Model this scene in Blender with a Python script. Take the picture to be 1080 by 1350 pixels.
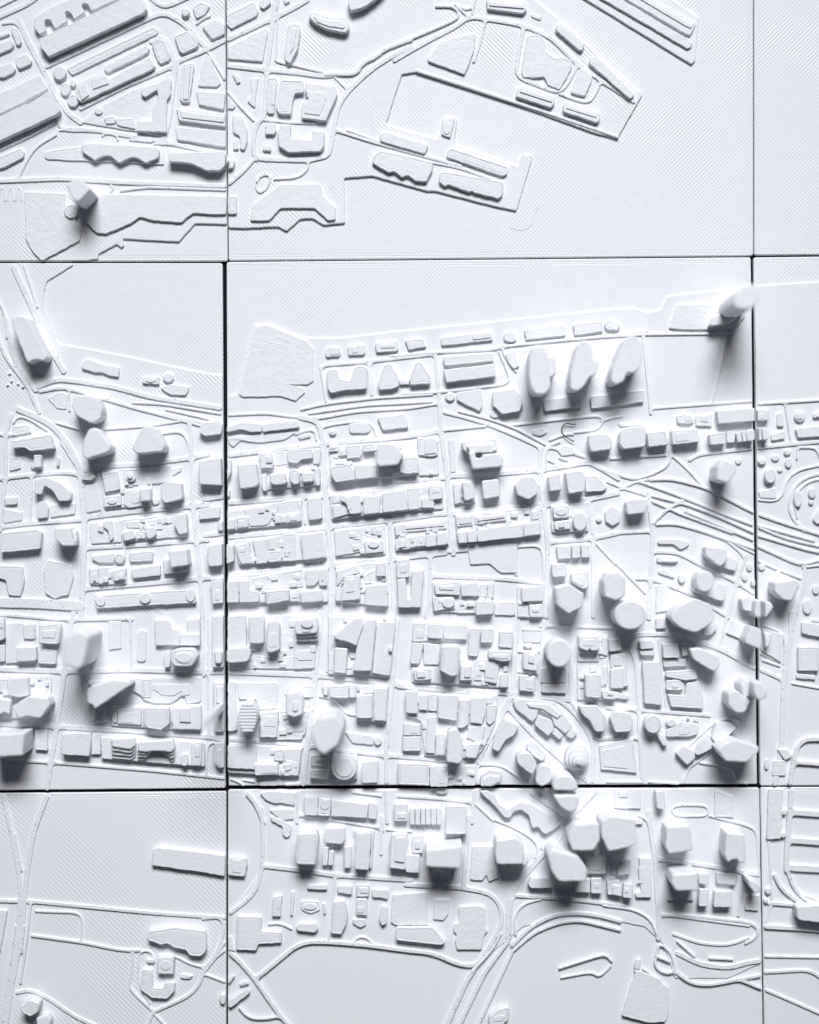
import bpy, math, random
from mathutils import Vector
random.seed(11)
rnd = random.Random(5)
for o in list(bpy.data.objects):
    bpy.data.objects.remove(o)
scene = bpy.context.scene
S = 0.0003            # metres per layout unit: one print tile is about 0.21 m across
CX, CY = 540.0, 675.0
H = 1900.0            # camera height above the tiles, in layout units

# ------------------------------------------------------------------ camera
cam_data = bpy.data.cameras.new('camera')
cam_data.sensor_fit = 'VERTICAL'
cam_data.sensor_height = 24.0
cam_data.lens = 24.0 * H / 1350.0
cam_data.clip_start = 0.01
cam_data.clip_end = 20.0
cam_data.dof.use_dof = True
cam_data.dof.focus_distance = (H - 4) * S
cam_data.dof.aperture_fstop = 0.70
cam = bpy.data.objects.new('camera', cam_data)
cam.location = (0, 0, H * S)
scene.collection.objects.link(cam)
scene.camera = cam

# ------------------------------------------------------------------ light
world = bpy.data.worlds.new('World')
scene.world = world
world.use_nodes = True
bg = world.node_tree.nodes['Background']
bg.inputs['Color'].default_value = (0.66, 0.72, 1.0, 1)
bg.inputs['Strength'].default_value = 0.04

def softbox(name, loc, target, sx, sy, watts, col, spread=180):
    d = bpy.data.lights.new(name, 'AREA')
    d.shape = 'RECTANGLE'; d.size = sx; d.size_y = sy
    d.energy = watts; d.color = col; d.spread = math.radians(spread)
    o = bpy.data.objects.new(name, d)
    o.location = loc
    o.rotation_euler = (Vector(target) - Vector(loc)).to_track_quat('-Z', 'Y').to_euler()
    scene.collection.objects.link(o)
    return o
softbox('softbox', (0.09, 1.14, 1.13), (0.01, -0.12, 0.0), 0.88, 0.54, 3.5, (0.945, 0.957, 1.0), 46)

scene.view_settings.view_transform = 'Standard'
scene.view_settings.look = 'None'
scene.view_settings.gamma = 1.0
scene.view_settings.use_curve_mapping = False
scene.view_settings.exposure = 0.0
scene.cycles.max_bounces = 8
scene.cycles.diffuse_bounces = 6

# ------------------------------------------------------------------ materials
def pla(name, angle=None, period=2.6, line=0.25, rough=0.42, speck=0.5, col=(0.855, 0.86, 0.88), walls=False, patchy=False, pits=False):
    """white printed plastic: infill lines, lumpy noise and glossy flecks as fine relief"""
    m = bpy.data.materials.new(name); m.use_nodes = True
    nt = m.node_tree; N = nt.nodes; L = nt.links
    b = N['Principled BSDF']
    b.inputs['Base Color'].default_value = (*col, 1)
    b.inputs['Roughness'].default_value = rough
    b.inputs['IOR'].default_value = 1.46
    geo = N.new('ShaderNodeNewGeometry')
    def math_(op, a, c=None, v=None):
        n = N.new('ShaderNodeMath'); n.operation = op
        L.new(a, n.inputs[0])
        if c is not None: L.new(c, n.inputs[1])
        if v is not None: n.inputs[1].default_value = v
        return n.outputs[0]
    def noise(scale, detail=2.0):
        n = N.new('ShaderNodeTexNoise'); n.inputs['Scale'].default_value = scale
        n.inputs['Detail'].default_value = detail
        L.new(geo.outputs['Position'], n.inputs['Vector']); return n.outputs['Fac']
    height = math_('MULTIPLY', noise(1 / (7 * S), 3), v=0.8 * speck)
    fine = math_('MULTIPLY', noise(1 / (2.2 * S), 2), v=0.55 * speck)
    height = math_('ADD', height, fine)
    if angle is not None:
        mp = N.new('ShaderNodeMapping'); mp.inputs['Rotation'].default_value = (0, 0, math.radians(angle))
        L.new(geo.outputs['Position'], mp.inputs['Vector'])
        w = N.new('ShaderNodeTexWave'); w.wave_type = 'BANDS'; w.bands_direction = 'X'; w.wave_profile = 'SIN'
        w.inputs['Scale'].default_value = 0.31416 / (period * S)
        w.inputs['Distortion'].default_value = 0.35
        w.inputs['Detail'].default_value = 1.0
        w.inputs['Detail Scale'].default_value = 0.4
        L.new(mp.outputs['Vector'], w.inputs['Vector'])
        amp = N.new('ShaderNodeMapRange')
        amp.inputs['From Min'].default_value = 0.50 if patchy else 0.36; amp.inputs['From Max'].default_value = 0.66 if patchy else 0.62
        amp.inputs['To Min'].default_value = 0.12; amp.inputs['To Max'].default_value = 1.0
        L.new(noise(1 / (110 * S), 2), amp.inputs['Value'])
        lines = math_('MULTIPLY', math_('MULTIPLY', w.outputs['Fac'], amp.outputs['Result']), v=line)
        height = math_('ADD', height, lines)
    if pits:       # pin holes and blobs left where the nozzle stopped
        v = N.new('ShaderNodeTexVoronoi'); v.inputs['Scale'].default_value = 1 / (7.0 * S)
        L.new(geo.outputs['Position'], v.inputs['Vector'])
        pr = N.new('ShaderNodeMapRange'); pr.inputs['From Min'].default_value = 0.06; pr.inputs['From Max'].default_value = 0.13
        pr.inputs['To Min'].default_value = -1.6; pr.inputs['To Max'].default_value = 0.0
        L.new(v.outputs['Distance'], pr.inputs['Value'])
        height = math_('ADD', height, pr.outputs['Result'])
    if walls:      # layer lines up the walls
        sx = N.new('ShaderNodeSeparateXYZ'); L.new(geo.outputs['Position'], sx.inputs[0])
        s = math_('SINE', math_('MULTIPLY', sx.outputs['Z'], v=2 * math.pi / (2.2 * S)))
        height = math_('ADD', height, math_('MULTIPLY', s, v=0.22))
    bp = N.new('ShaderNodeBump'); bp.inputs['Strength'].default_value = 1.0
    bp.inputs['Distance'].default_value = S
    L.new(height, bp.inputs['Height'])
    L.new(bp.outputs['Normal'], b.inputs['Normal'])
    # tiny tonal drift of the filament and glossy patches where the nozzle ironed it
    rr = N.new('ShaderNodeMapRange'); rr.inputs['To Min'].default_value = rough - 0.14; rr.inputs['To Max'].default_value = rough + 0.16
    rr.inputs['From Min'].default_value = 0.3; rr.inputs['From Max'].default_value = 0.7
    L.new(noise(1 / (14 * S), 4), rr.inputs['Value']); L.new(rr.outputs['Result'], b.inputs['Roughness'])
    return m

M_WATER = pla('white_plastic_infill_rising', 45, 4.0, 0.20, speck=0.14)
M_PARK = pla('white_plastic_infill_falling', -45, 4.6, 0.26, speck=0.15)
M_PARK2 = pla('white_plastic_fine_infill', -45, 3.8, 0.10, speck=0.14)
M_LAND = pla('white_plastic_land', -45, 4.2, 0.32, speck=0.25, patchy=True)
M_LAND2 = pla('white_plastic_city_ground', -45, 4.0, 0.08, speck=0.22, patchy=True)
M_ROAD = pla('white_plastic_road', None, speck=0.75, pits=True)
M_SLAB = pla('white_plastic_slab', 45, 3.2, 0.16, speck=0.8, patchy=True)
M_ROOF = pla('white_plastic_building', None, speck=0.55, rough=0.38, walls=True)

def plain(name, col, rough=0.6):
    m = bpy.data.materials.new(name); m.use_nodes = True
    b = m.node_tree.nodes['Principled BSDF']
    n = m.node_tree.nodes.new('ShaderNodeTexNoise'); n.inputs['Scale'].default_value = 300
    r = m.node_tree.nodes.new('ShaderNodeMix'); r.data_type = 'RGBA'
    r.inputs[6].default_value = (*[c * 0.8 for c in col], 1); r.inputs[7].default_value = (*[min(1, c * 1.2) for c in col], 1)
    m.node_tree.links.new(n.outputs['Fac'], r.inputs[0]); m.node_tree.links.new(r.outputs[2], b.inputs['Base Color'])
    b.inputs['Roughness'].default_value = rough; b.inputs['Specular IOR Level'].default_value = 0.1
    return m
M_TABLE = plain('black_table', (0.006, 0.007, 0.012), 0.8)
M_HAIR = plain('dark_hair', (0.012, 0.010, 0.012), 0.4)
M_FIBRE = plain('pale_fibre', (0.55, 0.55, 0.58), 0.5)

# ------------------------------------------------------------------ geometry helpers
def W(x, y, z, origin=(0, 0)):
    return ((x - origin[0]) * S, -(y - origin[1]) * S, z * S)

def link(name, verts, faces, mat, parent, origin, sharp=21):
    me = bpy.data.meshes.new(name)
    me.from_pydata([W(x, y, z, origin) for x, y, z in verts], [], faces)
    me.update()
    me.shade_smooth()
    me.set_sharp_from_angle(angle=math.radians(max(sharp, 40)))
    me.polygons.foreach_set('use_smooth', [abs(pl.normal.z) < 0.985 for pl in me.polygons])
    me.materials.append(mat)
    o = bpy.data.objects.new(name, me)
    scene.collection.objects.link(o)
    if parent: o.parent = parent
    return o

def area(p):
    return 0.5 * sum(p[i][0] * p[(i + 1) % len(p)][1] - p[(i + 1) % len(p)][0] * p[i][1] for i in range(len(p)))

def clip(poly, quad):
    """Sutherland-Hodgman against a convex quad (both positive area)"""
    out = poly
    for i in range(len(quad)):
        a, b = quad[i], quad[(i + 1) % len(quad)]
        inp, out = out, []
        if not inp: break
        def side(p): return (b[0] - a[0]) * (p[1] - a[1]) - (b[1] - a[1]) * (p[0] - a[0])
        for j in range(len(inp)):
            p, q = inp[j], inp[(j + 1) % len(inp)]
            sp, sq = side(p), side(q)
            if sp >= 0: out.append(p)
            if sp * sq < 0:
                t = sp / (sp - sq); out.append((p[0] + (q[0] - p[0]) * t, p[1] + (q[1] - p[1]) * t))
    return out

def clean(p, eps=0.3):
    q = []
    for v in p:
        if not q or math.dist(v, q[-1]) > eps: q.append(v)
    while len(q) > 2 and math.dist(q[0], q[-1]) <= eps: q.pop()
    return q

def rounded(p, r, seg=5):
    out = []; n = len(p)
    for i in range(n):
        a, b, c = p[i - 1], p[i], p[(i + 1) % n]
        da, dc = math.dist(a, b), math.dist(b, c)
        t = min(r, da * 0.42, dc * 0.42)
        if t < 0.25: out.append(b); continue
        u = (b[0] + (a[0] - b[0]) / da * t, b[1] + (a[1] - b[1]) / da * t)
        w = (b[0] + (c[0] - b[0]) / dc * t, b[1] + (c[1] - b[1]) / dc * t)
        for k in range(seg + 1):
            s = k / seg
            out.append(((1 - s) ** 2 * u[0] + 2 * s * (1 - s) * b[0] + s * s * w[0], (1 - s) ** 2 * u[1] + 2 * s * (1 - s) * b[1] + s * s * w[1]))
    return clean(out, 0.12)

def wobble(p, step=7.0, amt=0.22):
    out = []; n = len(p)
    for i in range(n):
        a, b = p[i], p[(i + 1) % n]
        d = math.dist(a, b); k = max(1, int(d / step)) if d > step else 1
        for j in range(k):
            t = j / k; x, y = a[0] + (b[0] - a[0]) * t, a[1] + (b[1] - a[1]) * t
            out.append((x + rnd.uniform(-amt, amt), y + rnd.uniform(-amt, amt)))
    return out

def inset(p, d):
    n = len(p); out = []
    for i in range(n):
        a, b, c = p[i - 1], p[i], p[(i + 1) % n]
        e1 = (b[0] - a[0], b[1] - a[1]); e2 = (c[0] - b[0], c[1] - b[1])
        l1 = math.hypot(*e1) or 1; l2 = math.hypot(*e2) or 1
        n1 = (-e1[1] / l1, e1[0] / l1); n2 = (-e2[1] / l2, e2[0] / l2)
        mx, my = n1[0] + n2[0], n1[1] + n2[1]; q = mx * mx + my * my
        if q < 0.15: out.append((b[0] + n1[0] * d, b[1] + n1[1] * d)); continue
        k = min(2.0 / q, 2.2)
        out.append((b[0] + mx * d * k, b[1] + my * d * k))
    return out

def outline(p, r, seg, mids, ins):
    """rounded, slightly uneven copy of a coarse polygon, inset by ins; same vertex count for every inset"""
    c = inset(p, ins) if ins else p
    n = len(c); out = []
    for i in range(n):
        a, q0, d = c[i - 1], c[i], c[(i + 1) % n]
        da, dd = math.dist(a, q0) or 1e-6, math.dist(q0, d) or 1e-6
        if r > 0:
            cr = (q0[0] - a[0]) * (d[1] - q0[1]) - (q0[1] - a[1]) * (d[0] - q0[0])
            rr = max(0.35, r - ins) if cr > 0 else r + ins * 0.5
            t = min(rr, da * 0.42, dd * 0.42)
            u = (q0[0] + (a[0] - q0[0]) / da * t, q0[1] + (a[1] - q0[1]) / da * t)
            w = (q0[0] + (d[0] - q0[0]) / dd * t, q0[1] + (d[1] - q0[1]) / dd * t)
            for k in range(seg + 1):
                f = k / seg
                out.append(((1 - f) ** 2 * u[0] + 2 * f * (1 - f) * q0[0] + f * f * w[0], (1 - f) ** 2 * u[1] + 2 * f * (1 - f) * q0[1] + f * f * w[1]))
        else:
            out.append(q0)
        nx, ny = -(d[1] - q0[1]) / dd, (d[0] - q0[0]) / dd
        for f, j in mids[i]:
            out.append((q0[0] + (d[0] - q0[0]) * f + nx * j, q0[1] + (d[1] - q0[1]) * f + ny * j))
    return out

def lathe_rings(p, rings, r=0.0, seg=5, wob=0.0, step=6.5):
    """stack of inset copies of an outline: rings = [(inset, z), ...] bottom to top, both ends capped"""
    mids = []
    for i in range(len(p)):
        d = math.dist(p[i], p[(i + 1) % len(p)])
        k = min(24, int(d / step)) if (wob and d > 1.6 * step) else 0
        lo, hi = (0.0, 1.0)
        m = min(0.4, (r + 1.5) / d) if d else 0.4
        mids.append([(m + (1 - 2 * m) * (j + 1) / (k + 1), rnd.uniform(-wob, wob)) for j in range(k)])
    V = []; F = []
    for d, z in rings:
        V += [(x, y, z) for x, y in outline(p, r, seg, mids, d)]
    n = len(V) // len(rings)
    for k in range(len(rings) - 1):
        o = k * n
        F += [(o + i, o + n + i, o + n + (i + 1) % n, o + (i + 1) % n) for i in range(n)]
    F.append(tuple(range(n))); o = (len(rings) - 1) * n
    F.append(tuple(o + n - 1 - i for i in range(n)))
    return V, F

def crosses(p):
    n = len(p)
    def o(a, c, d): return (c[0] - a[0]) * (d[1] - a[1]) - (c[1] - a[1]) * (d[0] - a[0])
    for i in range(n):
        for j in range(i + 2, n):
            if i == 0 and j == n - 1: continue
            a, c, d, e_ = p[i], p[(i + 1) % n], p[j], p[(j + 1) % n]
            if o(a, c, d) * o(a, c, e_) < 0 and o(d, e_, a) * o(d, e_, c) < 0: return True
    return False

def fits(p, d):
    """an inset by d keeps every edge pointing its own way"""
    q0 = inset(p, d); n = len(p)
    for i in range(n):
        a, c = p[i], p[(i + 1) % n]; u, w = q0[i], q0[(i + 1) % n]
        if (c[0] - a[0]) * (w[0] - u[0]) + (c[1] - a[1]) * (w[1] - u[1]) <= 0: return False
    return not crosses(q0)

def prism(p, z0, z1, bev=0.9, r=0.0, wob=0.0, rim=False):
    bev = min(bev, (z1 - z0) * 0.45)
    el = min(math.dist(p[i], p[(i + 1) % len(p)]) for i in range(len(p)))
    while bev > 0.3 and not fits(p, bev): bev *= 0.7
    rings = [(0, z0), (0, z1 - bev), (0.12 * bev, z1 - 0.6 * bev), (0.4 * bev, z1 - 0.22 * bev), (bev, z1)]
    if rim and fits(p, bev + 3.2):
        g = rnd.choice((0.25, 0.4, 0.55))
        rings += [(bev + 1.3, z1), (bev + 1.7, z1 - g), (bev + 2.2, z1 - g), (bev + 2.6, z1 - 0.12)]
    return lathe_rings(p, rings, r, 5, wob)

# ------------------------------------------------------------------ the tiles
def tile_line(pts): return pts
TILES = {  # corner positions: top-left, top-right, bottom-right, bottom-left
    'nw': [(-405, -355), (294.2, -355), (300.3, 344.3), (-405, 345.2)],
    'n':  [(295.8, -355), (992.9, -355), (993.3, 337.0), (301.6, 343.6)],
    'ne': [(994.0, -355), (1690, -355), (1690, 330), (994.6, 336.2)],
    'w':  [(-405, 346.6), (293.4, 346.9), (297.6, 1039.0), (-405, 1045.6)],
    'c':  [(298.9, 345.4), (990.0, 339.1), (998.2, 1033.6), (301.5, 1035.8)],
    'e':  [(993.6, 339.2), (1690, 332), (1695, 1036), (1002.0, 1035.8)],
    'sw': [(-405, 1049.5), (298.2, 1043.2), (298.3, 1745), (-405, 1745)],
    's':  [(300.7, 1041.0), (1001.2, 1038.5), (1011.5, 1740), (300.2, 1745)],
    'se': [(1003.0, 1037.8), (1690, 1037), (1690, 1740), (1013.5, 1740)],
}
LEVEL = {'nw': 3.0, 'n': 3.4, 'ne': 0, 'w': 2.2, 'c': 2.2, 'e': 2.0, 'sw': 0, 's': 1.6, 'se': 0.0}
TILE_LABEL = {
    'nw': 'white printed city tile in the top left corner with long slanting sheds',
    'n':  'white printed harbour tile at top centre with piers reaching into flat water',
    'ne': 'bare flat white printed tile in the top right corner',
    'w':  'white printed tile at left edge with triangular towers below a small bay',
    'c':  'large central white printed tile densely packed with city blocks and towers',
    'e':  'white printed tile at right edge below the bare one, with motorway and oval track',
    'sw': 'white printed park tile in the bottom left corner with forked road',
    's':  'white printed tile at bottom centre with towers above an open park',
    'se': 'white printed tile in the bottom right corner with curved terraces and paths',
}
THING = {}; ORIG = {}
for k, q in TILES.items():
    e = bpy.data.objects.new('map_tile', None)
    e.empty_display_size = 0.01
    ox = sum(p[0] for p in q) / 4; oy = sum(p[1] for p in q) / 4
    ORIG[k] = (ox, oy); e.location = W(ox, oy, 0, (CX, CY))
    e['label'] = TILE_LABEL[k]; e['category'] = 'city model'; e['group'] = 'printed tiles of the city model'
    scene.collection.objects.link(e); THING[k] = e
    rings = [(0.5, -5.4), (0, -5), (0, -1.0), (0.35, -0.3), (1.1, 0.05), (3.6, 0.05), (4.1, -0.3), (4.7, 0.0),
             (6.6, 0.0), (7.1, -0.25), (7.7, 0.0)]
    n = 24; V = []; F = []
    for d, z in rings:
        for ci, c in enumerate(inset(q, d)):
            a, bq = inset(q, d)[ci - 1], inset(q, d)[(ci + 1) % 4]; rr = max(0.5, 3.4 - d)
            da, db = math.dist(a, c), math.dist(bq, c)
            u = (c[0] + (a[0] - c[0]) / da * rr, c[1] + (a[1] - c[1]) / da * rr); w = (c[0] + (bq[0] - c[0]) / db * rr, c[1] + (bq[1] - c[1]) / db * rr)
            for j in range(6):
                t = j / 5; V.append(((1 - t) ** 2 * u[0] + 2 * t * (1 - t) * c[0] + t * t * w[0], (1 - t) ** 2 * u[1] + 2 * t * (1 - t) * c[1] + t * t * w[1], z))
    for kk in range(len(rings) - 1):
        o = kk * n
        F += [(o + i, o + n + i, o + n + (i + 1) % n, o + (i + 1) % n) for i in range(n)]
    F.append(tuple(range(n))); o = (len(rings) - 1) * n
    F.append(tuple(o + n - 1 - i for i in range(n)))
    link('base', V, F, {'sw': M_PARK, 's': M_PARK2, 'se': M_PARK2}.get(k, M_WATER), e, ORIG[k])

# the table the tiles lie on
tb = 1900
V, F = prism([(-900, -900), (2100, -900), (2100, 2300), (-900, 2300)], -60, -5.5, 2)
table = link('table', V, F, M_TABLE, None, (CX, CY)); table['kind'] = 'structure'

def project(p, z):
    k = 1 - z / H
    return [(CX + (x - CX) * k, CY + (y - CY) * k) for x, y in p]

OX = OY = 0; SC = 4.0
def R(x, y, s=4.0):
    global OX, OY, SC
    OX, OY, SC = x, y, s

def pts(s):
    v = [float(t) for t in s.split()]
    return [(OX + v[i] / SC, OY + v[i + 1] / SC) for i in range(0, len(v), 2)]

def shrink(q, d): return inset(q, d)

LAST = []
def solid(name, poly, z1, z0=None, r=1.6, mat=None, parent=None, only=None, bev=0.9, wob=0.42, label=None, mn=4.0):
    """an outline seen at height z1, stood on its tile; split where it crosses a seam between tiles"""
    out = []
    zin = z1
    p = project(poly, z1)
    if area(p) < 0: p = p[::-1]
    for k, q in TILES.items():
        if only and k not in only: continue
        z1 = zin + (max(0.0, LEVEL[k] - 2.2) if not only else 0.0)
        c = clean(clip(p, shrink(q, 0.35)), 0.9)
        if len(c) < 3 or area(c) < mn: continue
        lo = (LEVEL[k] - 0.5) if z0 is None else z0
        if lo >= z1 - 0.5: lo = z1 - 1.0
        V, F = prism(c, lo, z1, bev, r, wob, rim=(mat is not M_LAND and mat is not M_LAND2 and rnd.random() < 0.38))
        par = THING[k]
        o = link(name, V, F, mat or M_ROOF, par, ORIG[k])
        o['tile'] = k
        if label: o['label'] = label
        out.append(o)
    return out

LABELS = {}
def b(h, s, r=2.2, label=None, mat=None):
    global LAST
    h = h + rnd.uniform(-0.35, 0.35)
    name = 'tower' if h >= 27 else ('slab' if h < 5.6 else 'building')
    LAST = solid(name, pts(s), h, r=r * (1.15 if h > 17 else 0.85), mat=mat or (M_SLAB if name == 'slab' else M_ROOF), label=label,
                 bev=1.8 if h > 27 else (1.4 if h > 17 else 1.0))
    if name == 'building' and len(LAST) == 1 and rnd.random() < 0.28:
        P = pts(s); cx = sum(x for x, y in P) / len(P); cy = sum(y for x, y in P) / len(P)
        xs = [x for x, y in P]; ys = [y for x, y in P]; bw = max(xs) - min(xs); bh = max(ys) - min(ys)
        if min(bw, bh) > 9 and abs(area(P)) > 0.72 * bw * bh:
            f, g = rnd.uniform(0.3, 0.72), rnd.uniform(0.3, 0.72)
            dx, dy = rnd.uniform(-1, 1) * bw * (1 - f) * 0.28, rnd.uniform(-1, 1) * bh * (1 - g) * 0.28
            on('roof_block', h, h + rnd.choice((0.6, 0.8, 1.1, 2.2)), [(cx + dx + (x - cx) * f, cy + dy + (y - cy) * g) for x, y in P], 1.2)
    return LAST

def ring(cx, cy, rx, ry, a=0, n=22):
    a = math.radians(a); out = []
    for i in range(n):
        t = 2 * math.pi * i / n; x, y = rx * math.cos(t), ry * math.sin(t)
        out.append((OX + (cx + x * math.cos(a) - y * math.sin(a)) / SC, OY + (cy + x * math.sin(a) + y * math.cos(a)) / SC))
    return out

def e(h, cx, cy, rx, ry, a=0, label=None):
    global LAST
    h = h + rnd.uniform(-0.3, 0.3)
    name = 'tower' if h >= 27 else ('slab' if h < 5.6 else 'building')
    LAST = solid(name, ring(cx, cy, rx, ry, a), h, r=0, label=label, wob=0, bev=1.6)
    return LAST

def q(h, cx, cy, w, d, a=-5, label=None):
    t = math.radians(a); P = []
    for sx, sy in ((-1, -1), (1, -1), (1, 1), (-1, 1)):
        x, y = sx * w / 2, sy * d / 2
        P.append('%.1f %.1f' % (cx + x * math.cos(t) - y * math.sin(t), cy + x * math.sin(t) + y * math.cos(t)))
    return b(h, ' '.join(P), label=label)

def on(name, z0, z1, poly, r=1.0):
    """a piece standing on the last building"""
    if not LAST: return
    host = LAST[0]; k = host['tile']; up_ = max(0.0, LEVEL[k] - 2.2); z0 += up_; z1 += up_
    p = project(poly, z1)
    if area(p) < 0: p = p[::-1]
    V, F = prism(clean(p, 0.7), z0 - 0.6, z1, 0.7, r, 0.12)
    return link(name, V, F, M_ROOF, host, ORIG[k])
def ob(z0, z1, s, name='roof_block'): return on(name, z0, z1, pts(s))
def oe(z0, z1, cx, cy, rx, ry, name='roof_block'): return on(name, z0, z1, ring(cx, cy, rx, ry, 0, 16), 0)

def smooth(p, closed=False, it=2):
    for _ in range(it):
        o = []
        n = len(p)
        if not closed: o.append(p[0])
        for i in range(n if closed else n - 1):
            a, c = p[i], p[(i + 1) % n]
            # keep corners tight: cut at most 7 units from the corner
            d = math.dist(a, c) or 1; t = min(0.25, 7.0 / d)
            o.append((a[0] + (c[0] - a[0]) * t, a[1] + (c[1] - a[1]) * t))
            o.append((c[0] + (a[0] - c[0]) * t, c[1] + (a[1] - c[1]) * t))
        if not closed: o.append(p[-1])
        p = o
    return p

def resample(p, step):
    out = [p[0]]; acc = 0.0
    for a, c in zip(p, p[1:]):
        d = math.dist(a, c)
        if d == 0: continue
        t = step - acc
        while t <= d:
            out.append((a[0] + (c[0] - a[0]) * t / d, a[1] + (c[1] - a[1]) * t / d)); t += step
        acc = d - (t - step)
    if math.dist(out[-1], p[-1]) > 0.4: out.append(p[-1])
    return out

def inside(pt, quad):
    for i in range(4):
        a, c = quad[i], quad[(i + 1) % 4]
        if (c[0] - a[0]) * (pt[1] - a[1]) - (c[1] - a[1]) * (pt[0] - a[0]) < 0: return False
    return True

FRAME = (-25, -25, 1105, 1375)
def ribbon(p, w, z0, z1, k, name='road', mat=None):
    n = len(p)
    if n < 2: return
    hw = w / 2; bev = min(0.9, hw * 0.6, (z1 - z0) * 0.5)
    prof = [(-1, 0, z0), (-1, 0, z1 - bev), (-1, 0.3 * bev, z1 - 0.3 * bev), (-1, bev, z1), (1, bev, z1), (1, 0.3 * bev, z1 - 0.3 * bev), (1, 0, z1 - bev), (1, 0, z0)]
    secs = []
    T = []
    for i in range(n):
        a, c = p[max(0, i - 1)], p[min(n - 1, i + 1)]
        d = math.dist(a, c) or 1; T.append(((c[0] - a[0]) / d, (c[1] - a[1]) / d))
    hw_i = [hw * (1 + rnd.uniform(-0.05, 0.05)) for _ in range(n)]
    for s in (1.0, 0.72, 0.35):
        f = math.sqrt(max(0.02, 1 - s * s)); secs.append((p[0][0] - T[0][0] * hw * s * 0.8, p[0][1] - T[0][1] * hw * s * 0.8, T[0], hw * f))
    for i in range(n): secs.append((p[i][0], p[i][1], T[i], hw_i[i]))
    for s in (0.35, 0.72, 1.0):
        f = math.sqrt(max(0.02, 1 - s * s)); secs.append((p[-1][0] + T[-1][0] * hw * s * 0.8, p[-1][1] + T[-1][1] * hw * s * 0.8, T[-1], hw * f))
    V = []; F = []
    m = len(prof)
    for x, y, t, h in secs:
        nx, ny = -t[1], t[0]
        for sd, ins, z in prof:
            off = sd * max(0.05, h - ins); V.append((x + nx * off, y + ny * off, z))
    for i in range(len(secs) - 1):
        for j in range(m):
            a = i * m + j; c = i * m + (j + 1) % m
            F.append((a, c, c + m, a + m))
    F.append(tuple(range(m - 1, -1, -1))); o = (len(secs) - 1) * m
    F.append(tuple(o + j for j in range(m)))
    return link(name, V, F, mat or M_ROAD, THING[k], ORIG[k], 24)

ROADS = []
def road(s, w=24, up=1.35, closed=False, name='road', only=None):
    p = pts(s)
    if closed: p = smooth(p + [], True, 2); p = p + [p[0]]
    else: p = smooth(p)
    p = resample(p, 2.6)
    w = max(3.0, w / SC * 0.95)
    up = up * 1.6 + rnd.uniform(-0.2, 0.2)
    for k, qd in TILES.items():
        if only and k not in only: continue
        qs = shrink(qd, 0.2 + w * 0.36)
        run = []
        def flush():
            if len(run) > 2:
                ribbon(list(run), w, LEVEL[k] - 0.4, LEVEL[k] + up, k, name); ROADS.append((k, list(run), w / 2, LEVEL[k] + up))
            run.clear()
        for pt in p:
            if inside(pt, qs) and FRAME[0] < pt[0] < FRAME[2] and FRAME[1] < pt[1] < FRAME[3]: run.append(pt)
            else: flush()
        flush()

def land(k, s, z=None, name='land', mat=None):
    R(0, 0, 1.0)
    p = pts(s)
    z = LEVEL[k] if z is None else z
    solid(name, p, z, z0=-0.6, r=2.0, mat=mat or (M_LAND2 if k in ('c', 'e', 's') else M_LAND), only=(k,), bev=1.2, wob=0.25)

# ------------------------------------------------------------------ raised land on each tile
land('nw', '-500 -460 400 -460 400 296 300 296 257 295 236 319 162 315 164 324 160 327 154 322 130 335 129 342 122 342 98 348 -500 350')
land('n', '200 -460 640 -460 640 -60 670 -30 735 24 840 118 847 122 846 127 814 183 780 174 680 137 549 95 530 98 509 163 520 168 578 184 585 152 603 156 599 190 683 219 688 203 702 204 701 212 681 278 652 272 574 252 563 252 491 232 454 235 455 294 427 297 412 288 396 289 378 305 367 299 320 301 200 296')
land('n', '660 -70 912 85 917 80 922 24 915 19 800 -60', name='pier')
land('w', '-500 340 97 340 96 350 62 371 58 385 58 400 74 447 78 453 160 468 270 492 340 500 340 1060 -500 1060')
land('c', '290 524 312 520 335 427 352 428 405 445 450 445 540 435 810 407 837 406 857 412 872 407 879 391 886 389 1010 376 1010 1050 290 1050')
land('e', '980 378 1080 371 1700 340 1700 1060 980 1060')
land('s', '345 1035 347 1145 303 1205 303 1262 337 1291 398 1243 470 1245 545 1256 600 1271 632 1270 690 1222 760 1204 850 1222 875 1245 890 1290 960 1290 1015 1265 1015 1035')
# ================================================================== roads and buildings, district by district
# ---- top left
R(0, 0)
road('100 110 150 220 215 340 300 500 360 600 430 650', 30); road('250 355 560 210 860 70 960 120 1030 190 1090 260', 24)
road('-40 115 160 25 260 -60', 22); road('-40 60 120 -20', 16); road('430 575 660 460 900 360 960 320 1080 275 1220 200', 24)
road('800 225 870 195 925 330 915 480 895 640 860 760', 26); road('310 630 330 690 500 690 830 745 1190 820', 22)
road('760 -40 865 50 1060 -40', 24); road('100 950 130 880 190 780 300 715', 12); road('-40 960 330 945 620 965 1190 985', 24)
road('640 1010 780 990 1190 1005', 14); road('-40 815 150 730 290 655', 14); road('320 690 420 680 495 690', 12)
road('545 720 560 705 620 715 625 740', 8); road('690 740 800 750', 8); road('590 980 600 1000 560 1050', 14); road('20 130 90 120 140 200', 14)
road('940 330 950 560 925 760', 18); road('1040 130 1080 100 1110 90', 14); road('820 760 1000 770 1060 790', 10)
for x in (15, 60, 105): road('%d 1060 %d 1000 %d 985 %d 1060' % (x - 18, x - 10, x + 8, x + 14), 7, 0.55)
b(14, '205 205 640 0 700 -30 760 5 775 50 750 75 255 300 215 250')
b(10, '180 95 260 45 400 -20 620 -60 640 -10 500 55 480 60 465 25 440 20 430 35 450 65 390 105 375 70 350 60 345 75 355 115 290 155 265 105 240 105 235 125 245 165 210 185 180 150', r=3)
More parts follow.
